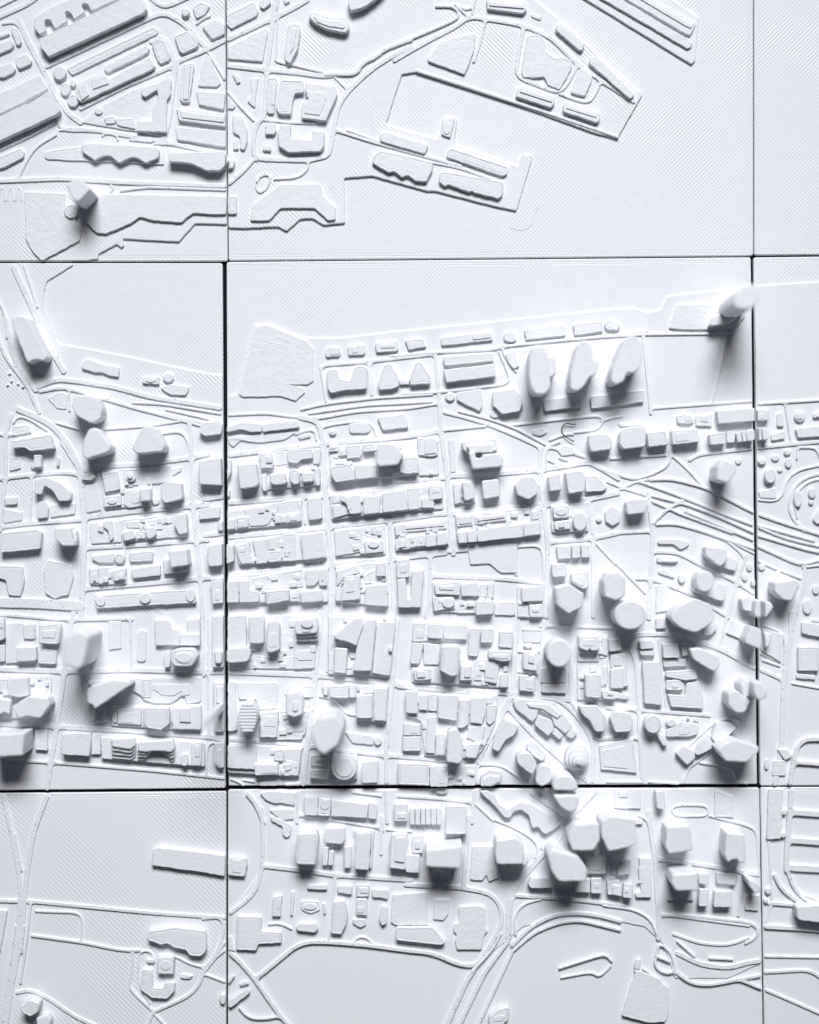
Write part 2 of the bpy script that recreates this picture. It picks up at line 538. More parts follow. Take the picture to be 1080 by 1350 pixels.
b(6, '62 145 92 150 115 225 100 242 85 235 60 165', r=3); b(5.8, '-40 195 48 167 52 182 -40 215'); b(6.5, '-40 245 60 207 76 240 60 260 -40 302', r=3)
b(7, '80 305 145 285 170 320 160 340 100 365 85 340', r=3); b(7, '-40 365 60 330 85 365 70 385 20 410 -40 405', r=3)
b(9, '-60 520 215 395 255 470 140 530 130 540 -60 628'); b(14, '-60 645 133 550 145 552 265 475 318 585 300 606 -60 772')
b(7, '-60 850 110 780 130 800 125 830 20 885 -60 900', r=3)
b(5, '350 360 810 140 838 160 830 182 380 398', r=3); b(7, '550 350 770 240 790 255 780 280 570 385 550 370')
b(10, '400 450 450 420 540 385 580 415 790 300 820 350 800 370 430 542 405 522'); ob(10, 12, '410 460 450 440 470 500 430 530'); ob(10, 11.5, '480 420 560 395 575 440 490 470')
e(8, 315, 385, 35, 40); e(7, 345, 470, 28, 38); e(7, 385, 530, 30, 35); e(6.5, 385, 440, 16, 22)
b(4.2, '430 640 540 555 905 378 918 400 890 700 855 718 430 648')
b(9.5, '745 465 830 440 890 405 903 420 900 500 880 530 878 700 720 692 725 640 800 640 810 560 835 530 830 475 790 500 765 515 745 500')
e(7, 520, 585, 22, 20); b(6.5, '548 622 600 610 612 650 560 655'); b(6.2, '604 625 705 622 715 682 620 662')
b(7, '960 340 1020 330 1025 350 1000 540 960 540 950 520'); ob(7, 8.2, '970 350 1008 345 992 525 966 525')
b(7.5, '920 190 990 160 1050 230 1040 250 965 285 945 270', r=3); b(6, '800 235 860 205 900 290 895 320 850 340 830 320', r=3)
b(7, '1035 480 1190 490 1180 580 1050 552'); b(8, '930 572 1200 602 1190 672 945 638'); ob(8, 9.4, '950 585 1185 615 1180 645 960 620')
b(7, '925 668 1200 692 1190 776 935 738'); b(16, '890 805 1060 802 1180 795 1210 850 1160 900 1090 900 1010 862 890 852', r=4)
e(8, 978, 65, 22, 25); b(6, '1015 40 1060 10 1110 30 1080 80 1035 100', r=3); b(6.5, '1065 140 1150 95 1190 140 1185 180 1120 210', r=3)
b(5, '1060 370 1085 290 1110 300 1165 440 1145 460 1045 455')
b(4.6, '235 800 300 788 430 770 840 770 866 790 866 870 250 842 235 830', r=3)
b(11, '430 760 480 755 820 775 842 790 838 832 770 862 720 832 690 832 630 862 580 822 540 827 500 847 435 802', r=3)
b(55, '350 972 410 932 445 958 480 1000 412 1068 380 1050', r=2.2, label='stout angular tower standing alone by the headland')
R(0, 270)
b(6.2, '440 -60 1250 -45 1250 50 1110 52 1020 45 985 70 960 95 880 90 810 85 740 65 690 100 610 135 560 155 510 150 460 100 432 60', r=3)
b(5.5, '130 -70 345 -60 350 10 430 130 420 190 220 298 170 245 135 180', r=2)
e(8, 375, 35, 38, 40)
# ---- west tile
road('75 330 180 560 230 690 340 880', 30); road('130 325 200 540', 9); road('-20 470 40 600 40 700', 14); road('-20 660 30 800 160 970 210 1100', 20)
road('205 960 300 920 400 930 600 960 800 1015 1180 1075', 26); road('215 985 330 962 420 985 760 1085 1060 1150', 18); road('370 975 370 1085', 13)
road('35 600 60 740 90 850 190 980', 22); road('480 930 640 965 795 1005', 8); road('160 980 170 1020 210 1090', 16); road('700 1045 850 1050 1180 1105', 12)
b(32, '60 600 100 580 150 595 250 800 235 822 180 815 145 835 70 650', label='long leaning slab tower beside the curved coast road')
b(6, '430 830 460 810 560 845 630 855 625 910 570 900 540 885 500 885 430 865', r=3)
b(6, '750 908 840 905 840 948 750 942'); oe(6, 7.4, 795, 925, 28, 12); e(6.4, 888, 912, 28, 28); b(6, '845 965 900 945 1000 960 980 1005 900 1003 870 985', r=3)
b(3.6, '250 1020 320 985 360 1000 350 1080 300 1075'); b(3.6, '400 1025 480 1005 540 1045 530 1110 400 1110')
for x, y in ((50, 890), (75, 850), (60, 930), (95, 945), (40, 950), (120, 960)): e(4.6, x, y, 8, 7)
R(0, 540)
road('60 30 30 150 35 360 12 520 0 640', 24); road('100 0 200 40 290 90 380 210 430 330 440 480 450 620 440 940 430 1090', 32)
road('-40 370 170 345 340 330 420 342', 20); road('440 570 700 537 1100 500', 28); road('440 325 510 300 760 290 1010 255 1100 235', 24)
road('455 730 740 715 1030 690 1100 688', 22); road('450 945 800 915 1060 890 1110 885', 24); road('-40 625 150 600 440 580', 22); road('525 300 545 560', 14)
road('1000 60 1010 130 1020 500 1040 700 1060 900 1070 1090', 24); road('-60 1015 200 1020 430 1035', 56, 1.8); road('845 130 960 112 1000 180 1005 260', 12)
road('540 105 760 90 1000 55', 9); road('170 350 165 600', 14); road('-40 130 60 135', 14); road('740 0 1060 85', 10); road('880 0 1100 50', 10); road('300 70 420 105', 10); road('325 170 400 290', 9)
road('75 70 100 35 160 50 250 110', 10); road('660 580 660 715', 9); road('660 725 670 930', 12)
b(16, '60 165 260 130 285 205 160 220 130 200 65 205', r=2.5); b(5, '55 250 105 250 110 310 50 325'); q(14, 198, 272, 40, 66, 0); b(6, '160 285 225 285 222 312 165 312'); b(6.5, '300 240 315 255 312 298 296 298')
b(15, '180 370 240 355 320 385 375 440 370 480 310 485 280 430 235 400 220 450 180 445', r=4)
b(10, '200 490 235 480 255 520 250 570 195 575', r=2.5); b(4.8, '265 500 400 490 395 550 265 570'); b(6.5, '25 465 90 460 90 500 25 505'); b(4.8, '20 520 120 540 115 585 15 600')
b(5, '70 85 150 80 165 120 60 140'); b(14, '5 650 200 630 220 650 210 735 110 745 0 755', r=2.5)
b(30, '285 625 370 622 380 660 395 718 330 720 290 680', r=2.5, label='small blocky tower casting a shadow on the vase-shaped roof'); b(20, '370 630 400 640 405 700 385 715')
b(6, '250 790 380 820 388 880 360 980 320 985 290 1002 265 985 240 970 230 850', r=3); b(7, '-40 820 120 825 130 900 108 985 45 980 30 900 -40 880', r=3)
b(36, '445 150 470 100 515 95 585 190 580 222 450 265 430 222', r=4, label='triangular tower, left of the pair facing the bay')
b(38, '745 100 785 85 820 95 870 190 860 222 720 235 695 205', r=4, label='triangular tower, right of the pair facing the bay')
b(32, '375 -20 400 -80 510 -70 540 -10 530 50 480 75 400 30', r=4, label='rounded triangular tower above the pair of triangles')
b(11, '430 340 480 330 505 355 480 375 430 370', r=3); b(4.9, '445 400 520 390 535 530 455 545'); b(11, '535 335 620 320 635 420 555 440'); b(8, '650 315 730 310 730 400 660 405'); oe(8, 12, 690, 355, 26, 25); oe(12, 15, 685, 352, 14, 13)
b(10, '550 460 640 450 640 505 550 515'); oe(10, 11.5, 590, 485, 25, 14); b(8, '655 430 790 410 795 500 680 520 650 500'); q(22, 765, 450, 55, 70); e(6, 820, 485, 18, 20)
b(4.9, '745 310 900 290 900 380 760 400'); b(21, '845 400 880 380 955 385 965 470 870 495 850 470', r=3)
b(4.6, '905 310 960 300 955 325 910 350'); b(4.8, '470 600 650 580 640 700 480 710'); b(9, '545 590 590 585 600 680 580 695 570 640 545 620'); b(8, '515 610 545 610 545 650 515 640')
b(7, '665 590 750 585 760 625 670 625'); b(7, '757 590 915 560 910 600 770 615'); b(13, '645 650 700 635 715 680 655 695', r=3); b(9, '718 640 770 640 770 680 720 685'); b(14, '770 625 815 615 825 660 790 685 770 670', r=3)
b(16, '925 560 980 545 990 650 945 660 915 600', r=3); b(7, '485 770 600 755 600 810 520 810 485 790', r=3); e(9, 630, 785, 28, 30); b(7, '680 755 810 745 805 800 685 805', r=3)
b(9, '470 840 520 835 520 915 475 920'); b(10, '520 835 572 830 572 912 522 915'); b(13, '590 850 660 835 660 900 600 905', r=2.5); b(10, '690 840 845 820 845 875 700 890')
b(32, '885 745 985 735 995 820 900 835', label='square block tower at the east edge of the left tile'); b(9, '860 790 1000 780 1000 850 865 870')
b(10, '500 980 1020 945 1035 1020 510 1050'); oe(10, 13, 765, 995, 30, 28); oe(10, 11.6, 530, 1010, 26, 26); oe(10, 11.4, 1005, 980, 26, 34)
# ---- top centre
R(270, 0)
road('378 -40 350 220 330 370 320 620 270 660 255 780 270 842 540 850 600 838 660 822 680 690 705 560 765 475 880 370 980 305 1090 250', 26)
road('108 350 330 376 500 390 620 408 690 400', 24); road('108 222 370 100 480 45 545 5', 24); road('340 640 460 652 580 655', 10); road('690 415 755 480', 12)
road('690 690 860 745 1100 810 1350 880', 18); road('118 985 160 950 215 900 262 845', 18); road('548 855 545 900 490 942 370 948', 12); road('120 485 190 570 260 640', 12)
road('270 990 285 935 330 920 352 940 325 1000 290 1022', 16, closed=True); road('390 -30 380 300 370 330 450 345 620 385', 12); road('275 660 300 635 340 640', 10); road('120 350 115 460', 8)
road('10 260 110 215', 20); road('0 160 40 215', 14); road('640 400 690 395 800 400 830 340 900 310 950 265 1090 215', 20, 2.0); road('20 280 110 430', 12)
b(5.8, '120 75 260 10 285 60 275 85 140 155 115 130', r=2.5); b(6.5, '290 5 345 -20 350 20 310 50 290 35'); b(5, '415 0 440 -20 450 10 425 25')
b(5.2, '122 250 318 150 336 160 305 328 122 312', r=2.5); b(9.5, '440 130 500 125 505 160 490 260 450 340 425 320 420 280 435 180', r=4); ob(9.5, 11, '455 150 485 150 470 250 450 280')
b(12, '550 70 590 65 640 90 740 95 765 130 760 160 740 175 640 155 580 125 550 95', r=4); ob(12, 13.2, '575 85 640 105 730 112 742 135 735 150 650 138 590 115')
b(14, '755 0 840 -40 960 -60 900 0 840 40 770 60 755 20', r=4); b(6, '330 410 380 410 385 430 365 600 335 600 325 580')
b(9, '400 420 520 425 523 490 475 495 465 530 455 605 390 600 375 560'); b(9.5, '530 440 690 455 700 500 660 590 640 640 510 625 515 545 545 525 545 500 530 490')
b(10.5, '400 660 455 660 455 730 565 740 570 690 630 695 630 770 610 800 440 805 390 770 385 700'); b(7.5, '320 650 375 650 380 690 365 712 320 710'); b(5.8, '310 765 350 770 350 800 305 795', r=3)
b(6, '145 610 195 610 225 680 225 750 210 795 185 785 185 720 150 700', r=3); b(5, '145 390 180 400 190 435 170 442'); b(5, '240 415 285 410 270 510 265 570 225 535 245 500'); b(5, '125 505 165 560 150 577 118 575')
b(9, '118 812 140 812 160 850 150 885 122 890', r=3); b(5, '150 740 175 735 180 790 150 790')
b(5.8, '255 1080 400 972 610 970 620 1030 690 1090 690 1160 650 1165 580 1100 400 1100 340 1165 240 1165', r=3)
R(540, 0)
road('-80 325 100 220 240 150 310 95 400 105 600 140 740 200 880 340 1000 425 1180 540', 22); road('400 110 375 220 338 330', 16); road('600 150 570 300 560 410 700 462 790 495 840 430 885 345', 22)
road('790 500 880 535 945 548 980 500 1010 430', 12); road('355 -40 330 80', 12); road('140 40 240 40 265 95 200 130 60 190 -80 245', 14, 2.0); road('40 378 300 460 700 590 1095 725', 16, 1.0, name='quay_edge')
road('120 862 250 885 470 960', 8); road('-330 690 -100 775 80 830', 10); road('240 30 310 95', 14); road('1010 430 1120 500 1180 530', 10); road('260 40 300 60 340 40', 9)
b(6.2, '95 310 165 220 340 170 350 190 340 270 290 395 100 325', r=3); b(8, '405 0 610 15 620 50 600 75 410 50', r=3); ob(8, 9.3, '420 10 600 25 605 45 420 30')
b(8, '775 130 800 125 925 235 910 270 890 265 770 160', r=3); b(8, '950 305 985 300 1170 480 1190 500 1165 525 1110 480 945 335', r=3)
b(6, '620 190 680 180 710 210 715 270 770 310 800 300 855 320 860 345 830 410 790 475 730 450 710 405 680 410 600 410 590 380', r=2.5)
b(6.2, '890 370 910 360 965 400 960 430 925 510 850 490', r=3); b(8, '570 465 590 450 765 510 765 545 745 570 560 510', r=2.5); ob(8, 9.5, '585 462 755 520 750 540 580 485')
b(8, '810 550 830 540 1005 595 1005 630 990 650 810 590', r=2.5); ob(8, 9.3, '830 552 990 602 985 620 825 572')
b(7, '200 790 220 780 520 880 515 920 490 930 195 830', r=2.5); b(7.5, '160 910 190 905 495 960 490 1030 470 1050 340 1018 330 1008 315 1015 205 975 185 985 155 960', r=2.5)
b(5.4, '178 630 238 625 215 728 168 710', r=2); oe(5.2, 6.6, 197, 675, 20, 34)
b(7, '-156 700 -130 695 100 765 80 815 -155 745', r=2.5); b(8, '-190 820 -150 795 125 855 120 900 90 960 30 955 -10 925 -40 937 -80 905 -110 912 -196 860', r=2.5)
b(4.2, '640 70 700 90 690 110 640 90', r=2)
R(810, 0)
b(5.4, '-120 -70 -80 -75 412 222 405 250 385 260 -120 -35', r=2.5); b(6.2, '0 -62 90 -62 430 125 415 160 400 188 378 182 -20 -50', r=2); ob(6.2, 7.6, '60 -50 90 -50 415 130 405 150 380 140')
# ---- centre tile, north shore
R(270, 270)
b(4.2, '270 640 330 632 545 720 575 760 575 930 540 950 440 950 520 965 530 990 480 1035 400 1010 200 1015 180 1000', r=2)
b(6, '635 775 650 748 712 745 718 785 708 800 640 805', r=3); b(6, '752 745 845 735 848 780 838 792 758 795', r=3); b(6.5, '898 728 1015 715 1022 765 1008 775 905 780', r=3); b(6.5, '1055 712 1155 705 1170 750 1075 768', r=3)
b(11, '645 880 665 865 700 870 715 920 765 930 790 855 825 845 858 860 855 970 800 975 740 978 665 995 648 970', r=3)
b(11, '915 935 950 840 985 840 1030 920 1025 955 990 972 920 978', r=3); b(11, '1080 915 1110 835 1140 825 1190 900 1190 945 1085 952', r=3); b(7, '1030 925 1080 920 1080 948 1030 950')
road('615 860 640 845 855 830 1040 808 1200 790', 18); road('612 860 625 940 640 1040', 14); road('870 830 880 1000', 26); road('510 1080 640 1050 900 1020 1200 1000', 14)
R(540, 270)
road('-100 800 130 780 460 762 480 750 700 725 1090 690 1250 670', 16); road('135 790 155 1000 165 1100', 22); road('470 775 500 840 530 920 500 950 170 985', 12); road('-40 1000 150 990 360 965', 14); road('490 760 500 800 560 880', 10)
b(6.5, '165 700 435 665 440 715 170 745', r=2.5); ob(6.5, 7.6, '330 685 430 672 432 700 335 712'); b(6, '497 680 520 665 560 675 565 715 540 728 500 718', r=3); b(6.8, '605 660 820 630 825 690 615 715', r=2.5); b(6.8, '862 632 1015 612 1020 668 870 690', r=2.5)
e(7, 1060, 635, 32, 30); e(7, 1085, 640, 26, 26); b(10, '178 800 440 780 445 825 185 850'); b(12.5, '180 870 450 838 455 905 195 938'); b(6, '505 785 560 770 580 850 550 868 520 830', r=2.5)
b(52, '632 800 650 745 700 738 725 770 735 830 745 960 715 1000 665 1000 640 960 630 900', r=3.5, label='rounded oblong tower, leftmost of the three on the waterfront'); b(46, '722 800 768 802 776 890 748 912 725 900', r=2.5)
b(52, '845 960 850 880 870 800 885 740 915 712 955 728 968 780 965 812 1000 830 985 895 950 905 925 950 890 980 860 978', r=3.5, label='rounded oblong tower, middle one of the three on the waterfront')
b(54, '1060 930 1070 860 1110 760 1140 700 1190 690 1220 720 1232 790 1220 850 1180 890 1150 880 1130 930 1090 948', r=3.5, label='rounded oblong tower, rightmost of the three on the waterfront')
b(7, '250 990 380 970 385 1060 370 1090 250 1030', r=2.5); e(6.5, 215, 1012, 26, 25); b(13, '440 985 550 970 590 1000 600 1040 580 1090 490 1105 440 1060', r=2.5); e(6, 450, 1105, 25, 20)
b(8, '705 1030 900 1000 910 1065 715 1090'); b(8, '955 1010 1240 975 1235 1040 960 1075')
R(810, 270)
road('-100 700 150 685 620 680', 14); road('150 690 170 880 190 1100', 18); road('590 695 560 850 515 1050', 14); road('190 1075 500 1052 735 1035', 14, 1.2); road('760 1050 1100 1030', 14)
b(6, '290 650 330 525 560 520 700 500 690 590 640 655 450 660 320 655', r=2)
b(20, '500 640 520 590 570 565 640 580 640 605 560 635', r=3)
b(98, '625 520 640 470 690 420 740 415 770 450 765 505 725 550 650 548', r=4, label='tallest slim round tower at the upper right corner of the central tile')
# ---- west/centre seam, upper blocks
R(270, 540)
road('0 475 105 458', 22); road('0 665 105 650', 22); road('0 890 105 885', 24); road('550 22 700 0 850 -22 1200 -40', 10); road('580 52 800 12 1080 -5 1230 -30', 10)
road('605 98 700 75 845 60 890 90 905 140', 11); road('125 242 420 205 640 180 1080 142 1230 115', 24); road('500 40 590 60 610 100 628 190 637 420 652 600 672 800 662 1090', 28)
road('125 492 620 452 860 425 1080 402 1240 385', 26); road('125 672 640 622 950 587 1080 572 1260 545', 24); road('125 872 660 822 1080 777 1270 755', 26); road('975 590 985 780 998 1090', 22)
road('735 182 740 280', 12); road('120 30 330 20 470 40 600 45', 12); road('1135 380 1160 560', 12); road('520 470 530 600', 12); road('480 130 580 100 590 160', 10)
b(12, '-20 70 80 60 95 90 85 130 0 140 -30 120', r=3); b(18, '-30 270 85 250 90 400 -30 395', r=3); b(8, '-30 525 80 510 80 570 -30 580'); b(9, '70 590 105 582 105 640 70 640')
b(16, '15 720 85 705 150 715 155 800 100 820 30 830 15 810'); b(12, '30 905 105 900 105 1020 40 1025'); b(11, '118 262 140 265 140 330 118 370'); b(7, '118 420 135 418 132 460 118 462')
b(9, '112 90 200 65 300 75 300 118 240 120 190 105 115 122', r=3); b(8.5, '304 76 490 55 500 95 305 120', r=3); b(4.6, '120 145 500 112 415 162 280 177 190 162 150 200 125 180', r=3)
b(22, '170 290 270 280 285 395 265 410 185 420', r=2.5); b(14, '290 230 350 225 365 290 355 310 295 310'); b(6.5, '368 225 420 215 432 290 372 298'); b(13, '435 215 565 205 570 258 510 265 490 285 440 280', r=2.5); b(10, '572 210 612 205 605 287 570 290')
b(9, '300 340 325 335 330 430 305 430'); b(20, '340 340 420 330 435 390 375 400 345 390', r=3); b(20, '445 320 470 310 500 325 500 390 475 400 450 380', r=3); b(18, '510 335 570 330 575 380 515 385'); b(12, '580 305 605 305 610 400 585 400')
b(8.5, '655 190 710 185 715 220 655 225'); b(11, '745 190 820 185 830 235 820 255 750 260', r=2.5); b(14, '830 185 890 175 900 220 835 225', r=2.5)
b(34, '910 175 1000 180 1050 235 1020 290 920 300 905 280', r=2.5, label='wedge tower with one rounded corner in the upper city blocks')
b(17, '665 300 770 285 795 370 690 385 665 340', r=2.5); b(15, '787 290 905 290 910 360 797 370'); b(17, '1025 275 1060 250 1125 250 1125 335 1060 340 1030 330')
b(8, '122 540 160 530 200 527 200 590 180 632 122 600'); b(8.5, '204 527 380 490 385 540 330 610 240 618'); b(9, '384 490 495 475 512 590 390 604'); b(11, '165 570 235 565 230 620 175 630', r=2.5); b(11.5, '118 580 160 575 160 630 118 635', r=2.5)
b(11, '365 555 398 550 402 598 370 602'); b(11.5, '402 560 430 556 432 596 406 598'); b(12, '432 550 500 545 505 590 436 598')
b(10.5, '540 470 615 460 620 575 550 585'); b(16, '715 450 820 450 828 545 765 552 745 495 715 480', r=2.5); b(10, '670 450 712 448 712 492 672 496'); b(11, '670 505 740 500 770 550 680 575'); b(15, '832 460 930 450 920 545 840 555'); b(15.5, '936 440 1060 420 1070 530 940 545'); b(14, '1066 415 1130 410 1130 525 1076 530')
b(11, '160 720 240 692 240 760 250 812 190 816'); b(11.5, '250 690 330 680 330 810 270 815 265 750'); b(12.5, '335 745 400 742 405 800 336 808'); b(11, '335 678 400 662 402 738 336 740'); b(10.5, '405 660 480 650 482 798 408 802'); b(15, '505 660 620 645 635 780 520 795', r=2.5); b(7, '484 735 505 735 505 780 484 785')
b(7.5, '685 640 830 620 830 750 690 775'); b(6, '835 615 940 608 942 686 840 668'); b(10, '840 692 940 690 945 750 850 760', r=2.5); oe(10, 12.5, 890, 712, 28, 18)
b(8.5, '1000 610 1060 600 1070 660 1005 665'); b(10, '1005 685 1035 680 1040 740 1010 745'); b(12, '1040 676 1080 670 1085 735 1042 740'); b(11, '1088 668 1140 660 1140 722 1088 732')
b(14, '118 905 175 902 180 1018 118 1020'); b(13, '180 902 232 900 238 948 285 958 285 1015 184 1020'); b(8, '240 890 395 860 395 945 250 950'); b(8.5, '400 858 520 840 522 936 402 942'); b(12, '530 850 600 840 602 905 575 930 535 930', r=3); b(12.5, '606 838 640 835 645 930 602 930')
b(18, '320 955 445 945 445 1010 325 1030'); b(9, '287 965 318 962 320 1018 290 1018'); b(9, '446 950 498 948 498 1012 448 1014'); b(14, '500 960 620 950 625 1010 510 1020')
b(16, '735 880 820 870 820 1000 720 1010'); b(12, '695 850 800 820 820 860 735 880 700 930'); b(10, '690 940 718 930 718 1010 690 1010'); b(14, '905 810 950 805 955 880 905 880'); b(14.5, '845 930 960 920 965 1040 845 1030', r=2.5); b(8, '840 875 900 840 900 910 845 920')
b(13, '1010 795 1080 785 1080 885 1015 890'); b(13, '1015 895 1060 890 1070 1000 1085 1000 1092 850 1155 845 1140 1045 1020 1045')
b(8, '910 40 1060 20 1075 95 940 110', r=3); b(5, '760 75 850 65 880 100 860 125 765 125', r=4); e(5.8, 675, 120, 20, 18); ob(5.8, 6.4, '670 115 682 115 682 125 670 125'); b(5, '490 140 555 120 560 145 500 158', r=3)
R(540, 540)
road('160 -40 165 100 200 360 220 640 232 760', 28); road('180 15 300 45 420 82 560 140 700 205', 16); road('260 10 420 50 560 100 715 185', 12); road('170 112 400 88', 12); road('530 85 780 55 1000 32 1022 60 990 108 860 122', 10)
road('690 205 690 310 705 500 730 700 720 1090', 28); road('200 350 440 340 680 320 930 280', 26); road('210 548 690 507 950 472 1100 440', 26); road('-100 560 190 552', 18); road('-60 762 220 747 310 738', 20); road('930 270 1010 310 1100 365', 24)
road('940 480 970 660 968 1090', 24); road('730 700 960 682 1130 645', 20); road('110 760 108 980 85 1090', 22); road('110 876 500 892 720 917', 22); road('575 722 700 716 705 900', 11); road('978 700 1085 815', 12); road('-60 380 190 362', 20)
road('740 160 820 130 860 130', 14); road('740 200 900 240 960 270', 16); road('720 260 760 280', 7); road('790 255 830 270', 7); road('560 685 560 870', 7); road('1010 60 1080 40 1120 35', 11); road('720 310 720 200 790 170', 14)
b(9, '40 150 140 140 150 240 120 250 45 240'); ob(9, 10.4, '75 155 135 148 140 230 80 236'); b(6, '52 258 85 258 92 345 60 350'); b(5.8, '95 258 150 254 155 342 100 346'); b(4.8, '205 155 240 155 245 330 215 335', r=4)
b(20, '275 170 455 150 465 215 310 232 280 210', r=2.5); b(30, '310 222 345 220 350 255 380 255 385 235 470 230 495 252 490 300 335 315 322 265', r=2.5, label='stepped tower with notched roof north of the octagon'); b(26, '300 190 440 178 445 225 320 228')
b(14, '100 400 170 400 175 470 105 480'); b(10, '-30 415 95 405 95 475 60 520 -30 530'); b(13, '60 465 125 460 130 520 65 520'); b(8, '230 395 270 390 275 490 240 500'); b(20, '275 380 330 375 345 470 290 485', r=3); b(18, '380 375 470 365 480 460 390 475', r=3)
b(25, '555 400 600 350 650 350 685 400 680 440 630 475 570 450', r=2.5, label='stubby octagonal block by the diagonal avenue'); b(20, '730 350 790 335 805 425 740 435', r=2.5); b(23, '820 330 905 320 925 340 925 430 840 445', r=2.5); b(10.5, '930 350 990 350 1045 410 1020 430 930 435')
b(9.5, '-40 605 190 582 195 630 -40 650'); ob(9.5, 10.8, '-20 612 180 595 182 615 -20 632'); b(12, '-60 680 -10 672 -5 728 -60 735'); b(12.5, '-6 670 40 664 44 722 -2 730'); b(12.2, '85 662 138 655 142 718 85 725'); b(13, '142 652 195 645 205 710 145 718'); b(11, '46 664 82 660 84 720 48 724')
b(11, '245 560 335 550 340 610 250 620'); ob(11, 12.2, '260 568 325 560 328 598 264 606'); b(12, '342 560 510 540 515 585 345 605'); ob(12, 13.4, '355 568 500 552 502 570 358 590')
b(14, '250 650 300 640 306 702 260 706'); b(14.6, '304 640 352 632 356 698 310 702'); b(14, '356 632 600 600 600 672 360 698'); b(13.4, '604 600 690 590 690 660 604 670'); b(12.4, '640 530 685 510 690 590 640 598'); b(7, '520 560 600 545 636 545 636 590 520 600')
b(5.2, '305 712 560 682 572 862 482 862 420 812 320 818', r=2.5); b(13, '755 510 840 500 845 570 760 575', r=3); oe(13, 14.4, 800, 538, 30, 20); b(12.5, '765 590 855 580 850 630 770 635', r=3); e(16, 900, 590, 38, 50); b(7, '745 590 765 585 768 640 750 640')
b(10, '775 720 850 716 852 785 785 790'); b(11, '854 716 900 713 902 782 856 785'); b(11.5, '904 712 950 710 955 780 906 782'); b(16, '750 815 825 810 830 880 755 885', r=2.5)
b(40, '770 940 840 920 920 970 915 1040 840 1080 775 1030', r=2, label='hexagonal tower in the eastern city blocks'); b(18, '850 865 945 850 945 940 920 950 855 910', r=3)
b(44, '1020 905 1045 862 1100 855 1140 890 1140 980 1090 1010 1030 990', r=3, label='rounded block tower north-west of the round drum'); R(810, 540); e(44, 85, 1085, 85, 76, label='broad round drum tower at the eastern crossing'); R(540, 540)
b(7.5, '1030 540 1060 510 1105 525 1110 590 1070 615 1035 590', r=3); e(5.8, 1000, 580, 17, 15)
b(12, '130 920 268 905 265 980 140 975'); b(12.6, '272 920 360 910 370 985 275 985'); b(9, '370 920 405 918 408 990 375 990'); b(9.6, '410 918 445 916 442 995 412 992'); b(9, '120 990 235 985 240 1045 130 1065'); oe(9, 12, 205, 1020, 32, 26)
b(16, '350 1010 440 1010 440 1080 350 1085', r=2.5); b(6, '250 1020 345 1015 342 1075 250 1075'); b(5.2, '448 1015 560 1015 560 1085 450 1085'); b(14, '590 940 700 930 705 1010 595 1015'); b(12, '630 1030 700 1025 700 1095 635 1095'); b(8, '570 1020 625 1020 625 1095 570 1095')
b(5, '645 110 700 95 730 120 690 140 650 130', r=2); b(20, '945 130 1040 125 1065 150 1070 210 960 225 945 190', r=3); b(4.4, '780 215 810 190 860 195 880 235 800 245', r=2)
R(810, 540)
b(23, '30 120 60 95 150 85 170 110 165 195 50 210 25 180', r=3); b(18, '172 120 270 110 290 185 180 200', r=2); b(8, '330 30 400 20 425 60 400 75 335 70', r=3); b(6, '428 30 520 20 515 90 430 85'); b(17, '300 110 440 100 455 170 310 185', r=2.5)
b(14, '540 5 742 -10 742 60 550 75', r=2.5); b(12, '752 0 820 0 815 55 752 60', r=2.5); b(16, '500 130 580 115 590 180 510 185', r=2.5); b(12, '592 115 640 115 635 175 596 175', r=3); b(5, '20 70 150 65 150 85 30 90')
b(16, '642 122 668 112 676 170 652 172'); b(16.6, '670 112 690 106 700 168 680 170'); b(17, '694 108 740 100 742 165 702 168', r=4); b(16, '750 98 775 95 780 162 752 165', r=3); b(17, '780 95 800 95 820 120 815 160 784 162', r=3)
b(6, '860 20 890 10 895 90 860 90', r=3); e(6.5, 980, 35, 30, 32); ob(6.5, 7.6, '965 20 995 20 995 50 965 50'); b(6, '1050 20 1120 0 1120 40 1050 45'); b(7, '955 100 1120 80 1120 140 970 150', r=3); b(6, '825 130 900 110 900 155 830 165', r=2.5)
b(50, '545 300 580 260 645 290 642 330 600 390 540 370', r=2.5, label='leaning square tower standing alone beside the motorway'); e(5.2, 655, 272, 18, 18)
b(23, '60 490 90 470 165 470 180 500 160 545 70 555', r=3)
for a in ((7, 780, 275, 22, 18), (5.4, 850, 255, 22, 18), (6, 915, 225, 18, 18), (5.8, 920, 280, 18, 28), (11, 825, 350, 30, 40), (5, 875, 320, 15, 12), (8, 970, 470, 22, 45), (6.5, 1045, 440, 20, 30), (5.4, 1040, 490, 14, 14)): e(*a)
b(6, '1045 580 1080 520 1120 520 1120 600 1070 605', r=4); b(4.6, '760 430 850 410 860 470 770 468', r=3)
road('292 205 292 290 200 342 100 372 -20 330', 14); road('-20 260 270 240', 12); road('300 240 380 310 460 400', 11); road('395 265 440 235 740 202 1120 165', 20); road('900 -20 930 180', 14); road('180 440 200 640 190 880 180 1100', 24)
road('-20 652 180 642', 16); road('-20 780 160 965', 12); road('100 890 190 890 400 970 600 1095', 18); road('200 750 330 752 460 822 630 902 740 972', 18); road('690 770 645 900 590 1100', 22); road('590 690 690 775 660 850', 11)
road('1000 820 1000 890 980 1000 930 1150', 20); road('620 700 740 760', 10); road('-20 440 40 415 120 375 240 362', 14); road('-40 380 60 420 160 450', 12); road('965 200 1060 200 1080 250', 8); road('965 200 960 260', 8)
